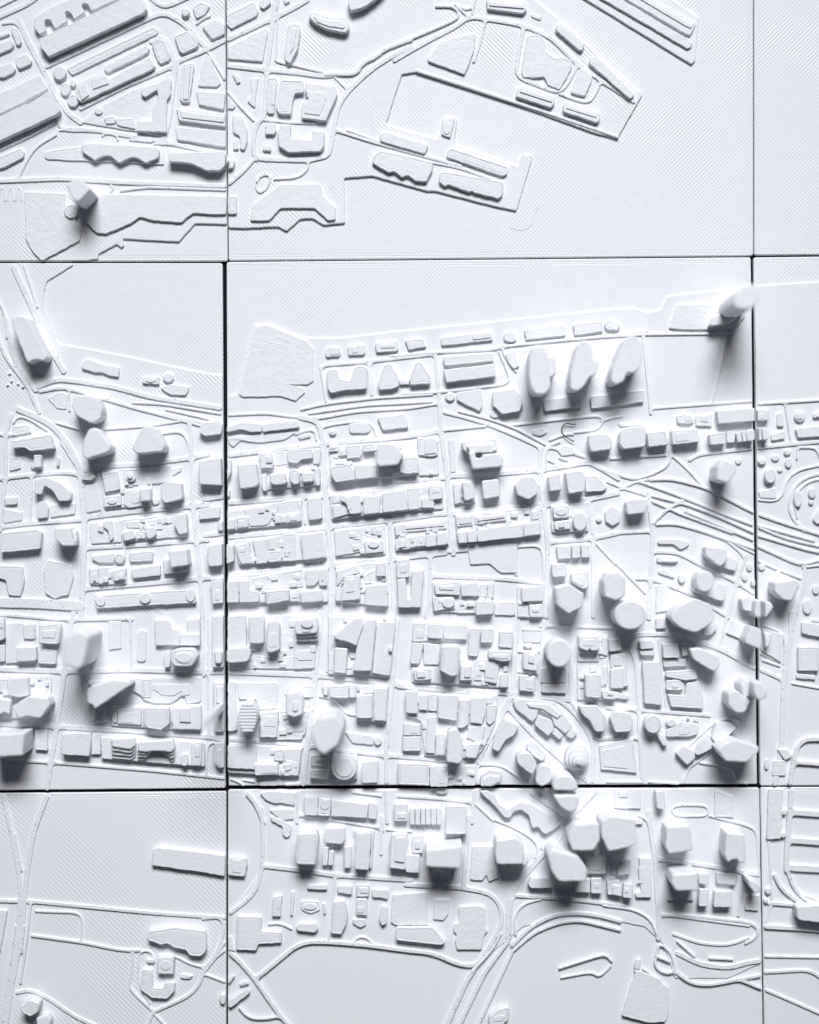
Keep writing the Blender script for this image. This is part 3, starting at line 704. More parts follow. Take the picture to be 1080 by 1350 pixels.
road('130 380 300 440 480 512 620 570 740 612 900 680 1120 730', 13, 1.8); road('200 455 380 500 560 570 740 652', 13, 1.8); road('370 535 560 615 740 692', 13, 1.8); road('190 370 300 365 480 412 740 547 900 602 1120 672', 15, 1.8); road('220 605 320 600 480 645 600 690 740 735', 15, 1.8)
road('290 520 320 540 620 650', 10, 1.8); road('750 610 1050 692', 12, 1.8); road('750 662 1020 742 1120 760', 12, 1.8); road('760 722 980 822 1120 780', 15, 1.8); road('200 600 280 520 360 480', 16, 1.8); road('200 450 170 470 190 600', 12); road('190 480 280 520', 12, 1.8)
road('750 475 850 485 890 440 900 380 960 320 1120 285', 12); road('1120 335 1020 350 950 400 915 480 930 570 1000 640', 16); road('1120 360 1030 375 970 420 945 490 960 570', 9); road('760 800 850 840', 10); road('880 850 980 890', 10); road('990 830 1120 815', 14)
b(6, '230 685 330 680 400 700 390 720 350 740 310 710 230 710', r=3); b(6, '225 775 330 780 340 800 320 812 225 805', r=3); b(5, '230 850 260 840 320 880 310 890 235 865', r=3); e(7.5, 358, 890, 20, 25); b(5.2, '220 925 290 920 285 1060 220 1075')
b(23, '480 720 590 735 600 790 560 830 480 770', r=2.5); b(10, '602 770 652 800 640 852 560 832', r=2.5); e(36, 480, 905, 48, 55, label='short round tower on a slanted podium near the motorway'); b(12, '430 870 590 930 585 1000 570 1012 420 960', r=3)
for a in ((6, 715, 830, 16, 22), (6, 780, 830, 20, 18), (6, 690, 885, 16, 20), (7, 735, 915, 14, 18), (6, 1065, 950, 18, 25), (6, 1020, 1040, 25, 40)): e(*a)
b(36, '845 910 960 890 982 925 938 1010 890 1005 840 960', r=3, label='bulky block tower on the right edge tile'); b(18, '665 1000 700 980 745 990 745 1070 680 1060', r=2.5); b(36, '745 1005 790 1000 842 1040 830 1060 790 1110 735 1090', r=4, label='rounded tower overhanging the right seam'); e(22, 815, 1035, 20, 20)
# ---- west tile, lower blocks
R(0, 810)
road('-40 -5 200 15 380 28 690 22 700 25', 18); road('410 -60 380 30 345 290 303 590 275 760 250 935', 28); road('-40 285 340 300 690 290 1080 302', 28); road('-40 572 300 590 700 612 1190 650', 26); road('-40 762 270 778 800 820 1190 862', 16); road('690 25 695 285', 14); road('1072 -20 1078 320', 18)
road('1190 680 1095 670 1090 850', 12); road('10 780 15 940', 14)
b(14, '-40 20 20 20 25 130 -40 150', r=3); b(6, '30 45 188 45 190 250 30 260'); b(9, '120 55 180 50 185 130 125 130'); b(17, '205 55 310 45 320 70 305 160 205 155', r=2.5); b(14, '85 175 190 170 190 245 85 250', r=2.5); b(9, '200 180 300 190 295 265 200 260', r=2.5); b(8, '-40 160 25 160 25 250 -40 250')
b(82, '335 130 410 85 472 115 440 270 410 290 330 260', r=3.5, label='tall square tower with blurred roof at the left tile street corner')
b(4.6, '570 35 640 35 640 180 575 190'); b(4.8, '725 85 775 80 770 250 720 250', r=6); b(9, '815 30 890 30 910 75 990 95 985 30 1055 20 1055 160 945 165 820 165'); b(13, '945 105 1055 100 1055 165 945 165', r=2.5); b(27, '910 190 950 180 1020 180 1045 220 1010 275 920 275 895 240', r=3); oe(27, 28.2, 970, 228, 45, 28); b(12, '865 200 900 190 895 280 868 280')
b(18, '460 350 690 330 685 360 480 385', r=3); b(42, '455 400 480 380 600 340 680 350 690 375 500 502 490 480 460 470', r=3, label='curved wedge tower with sharp prow in the left tile')
b(9, '500 500 550 495 560 565 490 570'); ob(9, 10.4, '510 510 542 508 545 550 505 552'); b(10, '595 500 618 500 618 570 595 570'); b(11.5, '620 500 745 490 745 585 620 575'); b(6, '690 335 1060 330 1060 460 985 475 975 420 900 470 820 470 760 455 745 430 690 400', r=3); b(22, '755 490 890 490 895 580 850 615 770 600 755 570', r=3); b(13, '905 490 1060 480 1060 610 910 605', r=2.5); b(6.5, '745 340 800 340 800 440 750 440')
b(21, '45 340 145 330 150 430 100 440 45 430', r=2.5); b(7.5, '215 325 250 325 245 415 215 410'); b(10, '-40 340 40 340 40 410 -40 410'); b(32, '60 490 150 430 250 440 265 480 210 550 140 535 100 550', r=2.5, label='jagged faceted tower on the left tile near its lower corner'); b(20, '-40 440 60 450 50 530 20 515 0 530 -40 520', r=2)
b(54, '-60 640 130 625 120 745 -60 755', r=2.5, label='square tower at the left edge casting a dark shadow southward'); b(8, '184 610 250 610 250 720 186 715'); b(15, '325 630 475 625 480 660 470 750 325 740', r=2.5); b(8, '482 640 530 630 530 740 482 740')
b(8.5, '530 650 720 640 1080 680 1080 805 535 762')
for i in range(4): b(22 - 3.4 * i, '%d %d 705 %d 715 %d 690 %d 590 %d' % (590 - 2 * i, 655 + i, 650 + i, 690 + 20 * i, 715 + 18 * i, 700 + 20 * i), r=2.5)
for i in range(4): b(22 - 3.4 * i, '730 %d 910 %d 922 %d 905 %d 850 %d 800 %d 770 %d 725 %d' % (670 + i, 660 + i, 710 + 20 * i, 728 + 18 * i, 722, 722, 728 + 14 * i, 722 + 16 * i), r=2.5)
b(15, '955 740 990 735 990 800 955 800', r=4); b(13, '1010 680 1070 670 1060 800 1010 800', r=2.5); ob(13, 14.2, '1030 690 1048 690 1040 750 1028 750')
# ---- south-west park tile
R(0, 1080)
road('15 -140 60 60 105 300 110 420', 24); road('255 -140 180 60 140 300 132 420', 28); road('120 410 108 600 62 820 20 1100', 50); road('165 440 145 620 110 860', 12, 1.9); road('-40 427 100 432 170 432 440 458 800 492 1185 518', 20); road('190 484 436 492 430 640', 12); road('170 612 440 648 640 690 740 690', 16)
road('90 912 160 898 240 932 400 1042 520 1095', 20); road('700 690 700 780 680 880 720 930 810 1012', 16); road('745 700 770 690 800 700 810 730', 12); road('840 715 930 720 990 757 1072 780', 12); road('1185 650 1120 740 1072 790 1060 860 1000 930 810 1015', 18); road('810 1010 775 1100', 16); road('810 1020 880 1095', 14); road('735 710 730 860 790 970', 10)
road('80 80 115 270', 10); road('85 560 60 760', 8, 2.1); road('130 560 115 700', 8, 2.1)
b(7, '808 160 830 148 1190 190 1185 302 1060 280 800 245', r=2.5); b(10, '780 590 930 570 1085 590 1090 690 1060 725 1000 720 980 690 920 680 880 655 850 665 780 640', r=3); b(9, '830 730 920 725 915 820 830 815'); oe(9, 10.2, 873, 772, 28, 26)
b(6.5, '750 790 800 795 810 890 860 890 870 860 925 860 920 910 880 950 800 945 740 900', r=3); b(4, '770 740 815 735 815 760 775 760', r=2); b(3, '955 815 1020 825 1000 845 950 840', r=2); b(4, '-40 480 40 480 0 700 -40 700', r=2)
b(20, '105 990 160 950 210 970 200 1020 160 1045 110 1020', r=3); b(13, '190 1050 250 1030 270 1060 260 1110 200 1110', r=3)
# ---- centre tile, middle-left blocks
R(270, 810)
road('612 -10 585 300 562 520 540 700 520 895', 32); road('-10 300 120 300 580 318 840 345 1090 375', 30, 1.2); road('130 655 340 670 540 692 940 742 1090 752', 20); road('955 695 960 895', 22); road('1015 30 990 330 960 690', 28); road('130 862 180 880 225 912', 10); road('205 870 260 880', 8)
road('228 945 275 1000 312 1095', 24); road('492 925 488 1095', 16); road('780 935 930 955', 9); road('955 930 962 1095', 22); road('670 20 645 300', 14); road('20 20 25 640', 14); road('445 370 430 420', 8); road('0 645 105 665', 14); road('610 430 700 450 740 520 800 530', 9)
b(12, '40 10 105 5 105 280 40 280'); b(18, '50 190 90 190 90 260 55 260', r=3); b(10, '45 360 105 360 105 620 50 620'); ob(10, 11, '60 380 95 380 95 470 62 470'); b(13, '50 680 105 675 105 810 70 810 50 780', r=2.5)
e(150, 8, 572, 20, 26, label='thin needle spire, far out of focus, at the seam of the left tile')
b(14, '120 10 215 5 220 180 120 190', r=2.5); b(21, '95 185 230 170 245 200 230 250 110 258 90 230', r=5); b(5, '120 260 250 258 250 285 120 287'); b(5.2, '255 215 400 225 580 215 580 290 255 285'); b(20, '230 10 305 5 315 30 310 155 235 155', r=2.5); b(22, '330 40 380 30 395 60 395 190 340 205 325 190', r=3)
b(23, '475 30 590 15 600 60 590 100 480 105', r=3); oe(23, 27, 540, 48, 32, 24); b(18, '476 60 596 50 596 120 482 122'); b(13, '477 70 598 60 598 140 484 142'); b(7, '470 140 590 135 580 285 470 290')
b(24, '680 110 790 20 830 15 840 60 800 170 760 150 685 130', r=2.5); b(22, '840 25 905 25 880 300 780 300 800 180', r=2.5); b(15, '910 40 1005 40 975 325 885 310', r=2); oe(15, 20, 980, 185, 11, 14, 'roof_post'); b(18, '685 175 755 180 745 315 680 310', r=2.5); b(9, '655 200 676 205 672 300 652 298')
b(9, '620 375 652 370 648 430 625 425'); b(17, '655 375 760 370 760 445 660 440', r=3); b(12, '763 370 800 375 795 440 763 440'); b(18, '800 430 885 420 885 550 800 550', r=2.5); b(15, '890 390 965 385 955 565 895 560', r=2.5); b(10, '810 375 965 375 960 418 815 415')
b(40, '175 530 190 480 220 458 250 470 275 520 272 570 250 615 225 635 195 615 178 575', r=4, label='oval tower with ribbed roof near the left seam of the central tile')
for i in range(9):
    y = 478 + i * 17; hw = 48 * math.sqrt(max(0.05, 1 - ((y - 547) / 90.0) ** 2)); ob(40, 41.3, '%d %d %d %d %d %d %d %d' % (226 - hw, y - 4, 226 + hw, y - 4, 226 + hw, y + 4, 226 - hw, y + 4), 'roof_rib')
b(8, '118 360 160 355 170 560 170 610 118 620', r=2.5); b(5, '165 360 390 360 380 495 290 505 270 450 180 450'); b(14, '295 520 390 510 380 650 290 650', r=2.5); b(27, '430 420 495 405 520 440 515 530 470 545 430 530', r=3); b(7, '390 530 430 530 470 560 520 525 550 520 530 630 505 658 385 650', r=2.5); b(6, '510 375 580 375 575 440 512 440')
b(72, '560 620 600 555 690 530 735 590 700 690 630 740 590 710', r=3, label='tall hexagonal tower with blurred roof, the big one left of centre')
b(14, '120 690 275 690 275 820 120 810', r=2.5); b(16, '260 790 390 780 385 845 265 850', r=2.5); b(14, '365 715 415 710 415 775 365 770', r=2.5); b(11.5, '420 710 512 710 492 852 398 852 402 800 440 782 420 770', r=2)
b(12, '555 820 655 820 650 870 555 865', r=2.5); b(7, '560 740 660 740 655 800 560 800'); e(26, 735, 808, 68, 68); oe(26, 27.4, 735, 808, 50, 50); b(15, '830 780 915 770 910 890 830 890', r=2.5); b(8, '668 740 805 740 805 870 668 872')
b(5, '740 620 890 640 890 690 780 680'); e(6.5, 912, 668, 22, 25); b(5, '290 885 370 880 380 905 290 905'); b(5, '420 890 500 885 500 910 425 910')
b(12, '525 960 598 965 592 1062 525 1060'); b(13, '600 966 665 975 660 1066 594 1062', r=3); oe(13, 14.2, 632, 1005, 24, 26); b(11, '670 975 862 1000 858 1076 666 1066'); b(9.5, '864 990 910 1000 905 1082 862 1076')
b(5, '290 940 340 930 480 940 475 1010 400 995 370 1000 320 980', r=3); b(5, '340 1030 470 1025 470 1080 400 1090', r=3); b(12, '1000 1000 1070 1000 1070 1092 1000 1092')
R(540, 810)
road('572 10 560 80 545 410 420 650 350 780 340 905', 32); road('708 40 682 425', 24); road('862 50 842 440', 22); road('-60 375 260 400 530 412 700 432 840 448', 28); road('545 435 700 432 800 452 880 530 940 610 972 700 960 895', 22); road('525 495 640 622 830 792 960 895', 24)
road('370 790 480 792 540 832 640 905', 11); road('690 60 860 62 1100 72', 16); road('-60 745 360 780', 24); road('855 465 920 570 965 640 1000 660 1090 640', 18); road('-60 955 150 968 330 988', 18); road('340 925 330 1095', 20); road('350 1000 440 1085', 11); road('640 935 820 1065', 22); road('980 930 860 1060 780 1150 700 1230', 24); road('90 0 70 180', 14)
road('575 195 690 190', 10); road('575 300 690 310', 10); road('600 80 695 82', 8); road('60 540 75 740', 12)
b(10, '20 45 80 45 76 145 15 145'); b(10.8, '14 150 76 150 50 262 5 262', r=2.5); b(12, '100 50 178 50 175 130 95 125', r=3); b(10, '182 55 302 55 302 135 180 130', r=2.5); b(8, '75 150 160 160 155 268 75 262'); b(33, '170 165 265 165 270 190 255 325 220 330 160 300', r=2.5, label='upright rectangular tower in the middle of the central blocks')
b(13, '315 75 375 70 360 225 310 220', r=2.5); b(12, '380 75 445 75 440 150 375 150', r=2.5); b(13, '475 90 550 90 540 180 470 170'); b(19, '415 190 545 190 535 245 490 250 415 230', r=3); b(13, '20 290 115 285 115 345 25 350', r=3); b(15, '270 270 330 265 330 350 265 350', r=2.5); b(9, '340 240 398 235 394 350 340 350'); b(12, '400 240 475 240 460 365 397 355'); b(14, '480 315 520 310 520 385 475 385', r=2.5); b(6, '116 285 162 300 200 335 265 352 265 372 118 362')
b(15, '-20 405 45 400 42 525 -20 520', r=2.5); b(13, '50 425 98 422 95 508 50 505'); b(12.4, '101 422 148 420 144 512 98 508'); b(17, '150 425 260 425 250 565 150 550', r=2); b(16, '263 450 320 450 312 580 285 600 252 600'); b(15, '324 440 408 435 402 520 382 580 320 572', r=2); b(12, '410 480 465 475 450 560 425 585 405 570', r=2.5); b(11, '310 592 400 585 382 690 300 652', r=2); b(15, '300 682 376 680 352 760 295 755', r=2.5); b(12, '95 540 140 540 132 735 85 730'); b(15, '140 630 190 630 190 745 135 745', r=2.5)
b(35, '205 612 250 600 285 680 280 770 260 790 195 780 200 650', r=3, label='rounded slab tower above the lower seam of the central tile'); b(11, '-30 572 60 578 60 640 -34 640'); b(11.6, '-34 646 60 644 60 722 -36 722'); b(11.5, '-60 782 105 790 105 905 -60 897'); b(14, '105 800 205 800 200 915 110 915', r=2); b(8, '215 805 350 795 345 905 220 900'); b(9, '215 600 245 590 250 600 205 610'); b(7, '190 410 262 408 262 424 190 424')
b(4, '600 84 695 88 690 150 600 150'); e(7, 625, 168, 24, 14); b(15, '600 200 680 200 675 300 600 290', r=3); b(13, '580 320 625 320 635 338 645 326 665 325 660 410 580 405', r=2.5)
e(46, 790, 205, 66, 74, label='round drum tower in the lower middle of the central tile'); b(8, '692 280 832 280 828 362 692 362'); b(10, '700 366 832 366 828 416 696 412')
b(22, '895 115 1000 110 1005 190 960 195 950 182 940 196 895 180', r=3.5); b(8, '885 200 1000 200 1000 250 890 250'); b(9, '1015 120 1045 120 1045 220 1015 215', r=2.5); b(13, '1052 132 1110 125 1120 190 1055 198'); b(22, '925 315 1010 315 1010 445 930 440', r=2.5); b(7, '1015 240 1050 230 1040 385 1010 385'); b(12, '1060 290 1130 280 1130 390 1062 390'); b(14, '1015 400 1080 410 1090 450 1020 445', r=3); b(8, '1060 205 1140 205 1150 280 1062 282')
b(9, '545 455 580 445 690 450 770 465 862 592 822 632 762 582 750 540 680 505 672 540 650 570 560 500', r=2.5); b(12, '680 530 750 560 765 610 730 642 660 582', r=2.5); b(10, '772 600 812 640 790 662 750 627'); b(10, '850 602 887 622 860 657 825 642'); ob(9, 11, '620 470 740 475 800 530 780 550 700 500 630 490')
e(17, 885, 755, 64, 70, label='stepped conical dome with three rings beside the curved block'); oe(17, 25, 888, 764, 48, 50, 'dome_ring'); oe(25, 32, 891, 772, 32, 33, 'dome_ring'); oe(32, 38, 894, 778, 16, 16, 'dome_cap')
b(14, '500 550 580 590 550 640 510 660 470 725 435 710 450 640', r=3); b(14, '620 690 650 670 680 690 722 742 700 777 660 752 620 712', r=3); b(30, '565 750 600 725 640 735 675 790 650 850 570 790', r=4, label='rounded oblong tower, upper of two by the diagonal street'); b(30, '670 830 700 790 750 810 750 880 700 910 665 890', r=4, label='rounded oblong tower, lower of two by the diagonal street')
b(44, '755 900 770 865 800 848 850 850 880 880 892 930 895 990 880 1030 850 1047 800 1022 765 970', r=5, label='oval drum tower bridging the seam of the central and lower tiles')
b(12, '375 850 420 820 490 830 480 880 430 915 375 910', r=3); b(18, '890 480 990 480 1040 540 1030 620 980 620 950 560 910 530', r=3); b(18, '1055 550 1080 510 1165 520 1180 560 1170 620 1085 625', r=3); b(6.5, '1000 690 1180 655 1200 838 1010 820', r=2)
b(10, '370 935 410 928 450 950 470 1000 520 1030 580 990 640 1000 720 1050 760 1060 800 1100 770 1130 720 1160 700 1150 680 1120 650 1130 630 1060 590 1030 550 1040 530 1075 500 1070 440 1000', r=3)
b(17, '195 1010 300 1010 300 1160 190 1160', r=2.5); e(6, 170, 938, 30, 12)
for i in range(6): b(9 + (i % 3) * 1.3, '%d 1022 %d 1020 %d 1112 %d 1110' % (2 + i * 28, 28 + i * 28, 28 + i * 28, 2 + i * 28), r=2.5)
R(810, 810)
road('75 140 110 102 300 102 420 132 560 182 740 282', 24); road('595 -10 552 165', 18); road('232 130 262 400 272 505', 12); road('70 150 112 240 125 480 145 880', 22); road('-40 490 130 502 300 515 500 530', 20); road('-40 652 120 652', 14); road('930 -10 930 100 890 340 880 700 840 905', 30); road('770 290 890 345', 20)
road('380 700 540 552 665 548 655 600 430 780 385 810 362 895', 12); road('450 780 600 802 632 832 632 880 700 888', 10); road('180 880 360 892 735 892', 12); road('935 362 1120 395', 12); road('-40 880 140 882', 14); road('555 170 745 262', 12); road('770 50 900 100 890 260', 10); road('770 205 860 245', 9); road('780 240 870 270', 9)
road('1040 30 1120 36', 14)
b(13, '130 140 205 135 215 180 140 186', r=2.5); b(10, '135 192 215 190 215 220 140 217'); b(12.4, '150 250 240 250 255 480 160 470', r=2.5); b(14, '255 155 340 155 345 230 260 230'); b(12, '350 155 385 155 395 215 360 220'); b(9.5, '260 240 380 235 380 275 260 280'); b(11, '275 300 430 290 440 340 380 350 270 330', r=2.5); b(10, '275 347 340 345 370 370 365 400 275 402', r=3); b(9, '280 420 370 430 382 362 447 352 470 440 470 500 300 490', r=2.5)
b(28, '395 180 450 175 550 220 560 270 530 305 500 290 420 240', r=3, label='curved tower with rounded end east of the slanted courtyard block'); b(46, '290 20 330 -40 420 -88 510 -50 535 20 500 60 430 100 350 75', r=6, label='largest lumpy rounded tower near the right seam'); b(8, '220 20 272 15 270 75 222 78'); b(10, '470 60 530 30 545 70 510 110 470 110', r=2.5)
e(20, 205, 580, 45, 50); b(11, '220 630 260 640 282 690 260 697', r=2.5); e(9, 300, 572, 26, 24); b(8, '275 612 350 562 450 582 440 632 390 647 275 647', r=2.5)
for a in ((7.4, 370, 560, 15, 10), (7, 405, 570, 12, 15), (7.6, 435, 560, 14, 12), (6.6, 430, 582, 16, 9), (6.6, 390, 550, 10, 10)): e(*a)
b(12, '420 730 440 690 505 625 525 665 535 700 440 745', r=3); b(16, '510 650 540 570 620 570 645 600 550 695', r=2.5); b(12, '325 735 370 695 425 722 428 760 385 795', r=2.5)
b(48, '540 710 580 680 640 660 765 700 760 725 700 780 590 775', r=2, label='flat pentagonal tower near the lower right corner of the central tile'); b(40, '600 420 640 395 720 460 690 520 640 520 600 480', r=3, label='low cubic tower, left of a stepped pair at the right seam'); b(36, '660 372 690 340 738 360 735 420 690 442', r=2.5); b(62, '735 362 770 350 810 400 800 440 760 457 735 420', r=3, label='tall cubic tower leaning over the right seam')
b(36, '690 130 720 60 780 80 785 140 770 185 690 150', r=2.5, label='squat faceted tower on the right seam above the stepped pair'); b(20, '790 90 832 100 820 160 800 182', r=3); b(6, '590 100 620 32 700 60 690 142', r=2); b(6, '780 70 895 105 880 255 775 190', r=2); b(8, '990 40 1130 60 1130 132 990 100', r=2.5); b(9, '970 170 1080 170 1080 300 970 300', r=3); b(5.2, '960 312 1062 322 1062 347 960 337')
b(5, '838 770 905 770 905 852 835 852'); b(6.5, '860 710 910 710 942 750 900 772', r=3); e(6, 805, 790, 12, 30)
b(9, '-10 210 55 210 75 380 -10 392'); b(7.4, '-10 402 80 430 70 452 -10 440'); b(12, '-20 130 30 125 40 190 -20 200', r=3); b(16, '215 920 260 920 270 1010 260 1030 225 1025', r=3); b(5, '0 925 140 922 140 1027 0 1022'); ob(5, 6.4, '20 935 70 935 70 965 25 965'); road('300 1005 490 1003 495 1062 310 1062', 10, closed=True); b(5, '530 922 630 962 630 1072 530 1072')
# ---- south tile
R(270, 1080)
road('300 -60 310 130 305 240 280 360 220 430 125 500', 22); road('300 242 500 265 680 292 1090 318', 24); road('690 290 670 560 650 645', 16); road('280 830 380 750 480 665 560 642 700 648 860 662 1090 692 1200 702 1330 760 1410 772 1450 745', 22); road('120 690 180 740 260 832 390 1022 470 1110', 22); road('105 690 60 722 -10 815', 16)
road('185 992 230 1042 300 1052 390 1037', 14); road('-10 812 105 855', 14); road('-10 522 98 512 100 620 40 742 -10 800', 16); road('790 645 810 617 860 622 890 665', 11); road('932 -20 930 180', 18); road('960 52 1090 62', 11); road('490 -25 700 5 920 42', 14); road('940 60 940 -10', 10); road('340 550 400 545 460 575', 9)
b(31, '490 75 590 70 600 110 585 245 480 240 475 190', r=2.5, label='upright rectangular tower, westernmost of the lower tile'); b(15, '635 50 740 45 740 110 720 135 635 125', r=2.5); b(10, '625 150 655 145 647 245 620 245'); b(10.6, '657 170 682 165 676 245 650 245'); b(11, '735 145 775 140 770 260 735 260'); b(19, '800 75 880 70 865 270 790 265', r=2.5); b(17, '985 80 1070 75 1060 270 975 260', r=2.5); b(5, '782 60 800 58 788 100'); b(7, '880 60 895 60 880 260 868 262')
b(7, '360 410 410 400 400 515 355 515'); b(4.8, '455 380 475 385 465 510 450 510'); b(6, '540 345 645 345 645 375 540 370', r=2.5); b(4.2, '505 430 600 430 610 480 560 500 510 480', r=3); oe(4.2, 5.6, 555, 462, 35, 18); b(8, '480 570 500 550 590 550 600 580 580 600 490 590', r=2.5); b(4.6, '620 440 640 445 640 500 625 505'); b(7, '170 510 300 515 300 590 405 595 405 655 285 660 270 695 165 690', r=2)
b(6.5, '700 350 780 350 775 400 700 390', r=2.5); b(7, '800 345 870 345 865 410 800 410', r=2.5); b(6, '880 370 970 370 965 425 925 415 885 415', r=3); b(9, '680 435 740 430 755 490 745 560 720 610 665 605', r=2.5); b(8, '800 420 855 420 855 510 800 505'); b(4.8, '780 525 850 525 850 560 820 575 780 550', r=3); b(8, '930 460 965 460 960 550 935 565 920 530', r=3); b(5, '990 395 1175 385 1180 560 1005 560 980 545', r=2); b(10, '1010 570 1200 570 1270 650 1250 665 1010 640', r=2.5)
b(7, '122 200 220 205 225 240 210 305 122 295', r=2.5); b(6, '122 960 225 895 240 905 235 920 140 995 122 992', r=3); b(4.6, '180 870 220 850 235 870 190 882'); b(5, '122 850 150 820 160 830 125 872'); e(5, 95, 950, 18, 30); b(5, '345 -20 400 0 460 30 450 90 430 100 410 85 410 40 350 10', r=3); b(4, '122 620 140 615 160 700 125 690', r=2)
R(540, 1080)
road('-20 342 270 357 430 387 490 470 480 570 400 700 300 850 190 1100', 24); road('890 -15 720 162 570 330 530 420 520 620', 32); road('315 -20 285 340', 24); road('540 662 640 562 760 502 880 490 1000 505 1110 535', 20); road('545 690 660 592 790 542 900 530 1110 582', 16); road('560 605 548 510 600 442 690 420', 14)
road('520 640 400 800 250 1110', 20); road('545 690 480 830 350 1110', 14); road('560 400 740 412 900 425 1130 455', 20); road('450 0 560 45 640 92 680 142 660 200', 11); road('480 600 440 680 330 800', 10, 2.0); road('540 420 530 600', 8, 2.0); road('730 150 860 150', 10)
b(52, '85 165 280 140 270 260 85 250', r=2.5, label='wide block tower with dark shadow below, lower tile west side'); b(8, '15 90 75 80 70 180 15 180'); b(12, '-20 190 55 190 50 285 -20 280', r=2.5); b(10, '100 255 240 258 235 312 110 307'); b(5, '330 140 460 140 470 310 420 332 405 295 385 325 320 320', r=2.5)
b(38, '455 110 560 95 600 130 605 180 600 240 460 240 450 190', r=3, label='rounded block tower beside the diagonal road on the lower tile'); e(32, 592, 218, 34, 30); b(57, '730 190 760 160 890 200 940 270 930 330 790 330 750 280', r=3, label='large slanted tower on the lower tile, nearest the park'); b(52, '835 80 870 30 1000 20 1005 110 970 165 860 165', r=2.5, label='square tower, left of the twin pair on the lower tile'); b(54, '1012 12 1060 -15 1190 0 1200 130 1150 150 1050 170 1012 90', r=2.5, label='square tower, right of the twin pair on the lower tile')
b(12, '640 310 740 310 750 365 640 365 625 345', r=2.5); b(13, '870 320 955 312 952 390 875 385', r=2); b(12.5, '957 312 1015 310 1015 395 958 392', r=2); b(12, '1042 330 1110 320 1110 402 1045 400'); b(12, '925 200 1040 200 1035 290 940 290'); b(10, '755 340 860 340 850 372 760 367'); b(6, '1060 200 1150 200 1150 290 1062 290')
b(4.6, '130 420 210 420 205 500 180 535 125 530', r=2); b(5.6, '260 460 380 455 400 470 400 570 415 590 395 610 380 690 250 690 240 640 250 610 230 590 235 550 260 545', r=3); b(9, '420 1040 470 1000 525 990 520 1060 500 1075 500 1100 420 1100', r=3); road('790 782 1030 706 1065 745', 9, 1.6, name='path'); road('800 832 960 802 1000 832 1060 770', 9, 0.8, name='path')
R(810, 1080)
road('180 -40 212 200 232 480 232 625', 28); road('212 205 440 235 660 272 770 292', 22); road('680 272 652 505', 18); road('-60 452 100 472 190 522 222 602', 12); road('230 500 450 512 720 542 762 580 740 622 690 650', 18); road('310 602 450 652 600 662 705 622', 16); road('330 510 710 560', 9)
road('235 650 300 700 320 790 290 812 240 800 208 760 225 690', 14, closed=True); road('330 702 450 762 600 782 700 752 780 742', 26); road('320 800 400 862 500 872 650 842 780 818', 18); road('665 845 780 892 900 942 1110 1035', 16); road('795 805 900 800 1030 792 1110 852', 18); road('795 722 1110 727', 14); 
road('1010 400 1110 440', 14); road('815 120 832 430 800 550', 16); road('222 720 290 748', 8, 2.0); road('330 640 420 720', 8, 2.0); road('500 728 620 735', 8, 2.0); road('130 -20 170 0 180 30', 10); road('500 -20 700 30 750 60 760 280', 14); road('150 785 240 845', 12); road('120 740 110 800', 14)
b(36, '275 40 400 35 415 165 290 185 270 150', r=2.5, label='cubic tower, left of two on the lower tile right side'); b(36, '590 70 690 80 692 230 655 230 650 212 620 215 600 232 580 190', r=2.5, label='cubic tower with notched roof at lower right of the lower tile'); b(46, '310 290 440 280 445 380 325 380 300 340', r=2.5, label='cubic tower in deep shade south of the two cubic ones'); b(6, '275 270 400 260 420 430 280 430'); b(14, '445 290 500 285 490 350 448 340'); b(14, '450 370 500 370 495 460 445 460', r=2); b(14, '530 380 625 380 620 465 525 465', r=2.5); b(9, '540 280 650 290 640 350 540 340')
b(34, '700 312 750 330 775 350 770 385 740 390 710 352', r=2.5, label='narrow tower against the right seam of the lower tile'); b(5, '690 400 770 400 760 485 690 480'); b(7, '130 200 195 205 195 415 115 415 110 390 140 380 135 280'); b(12, '20 222 90 212 85 290 20 300'); b(13, '-10 345 40 350 40 410 -10 400'); b(16, '50 340 100 340 95 420 45 415'); b(6, '90 0 150 0 150 30 100 30', r=3); b(6, '40 1038 118 795 240 842 255 870 290 890 290 1000 270 1070 180 1075', r=3); b(5, '115 735 140 740 135 795 105 790')
b(21, '960 462 1130 450 1130 552 970 532', r=3); 
R(0, 0, 1.0)
road('1040 1034 1045 1006 1049 985 1058 975 1070 973 1110 975', 6, 2.8); road('1046 1004 1110 1009', 5, 2.8); road('1043 1040 1041 1070 1038 1105 1036 1140 1037 1147', 7, 2.6); road('1042 1070 1110 1075', 8, 2.7); road('1040 1107 1110 1112', 8, 2.7); road('1037 1143 1110 1147', 9, 2.7)
road('1021 1153 1030 1172 1052 1188', 5, 2.4); road('1038 1148 1046 1170 1062 1186 1080 1192', 5, 2.2); road('1009 1221 1060 1224 1110 1229', 6, 2.2); road('1013 1190 1050 1193', 5, 1.8); road('1010 1217 1016 1190', 4, 1.4)
b(5, '1014 1040 1033 1040 1030 1106 1011 1107', r=3); e(6, 1034, 1071, 4, 4); e(6, 1033, 1101, 4, 4); e(5, 1013, 1175, 4, 5); e(4.6, 1010, 1188, 3, 4)
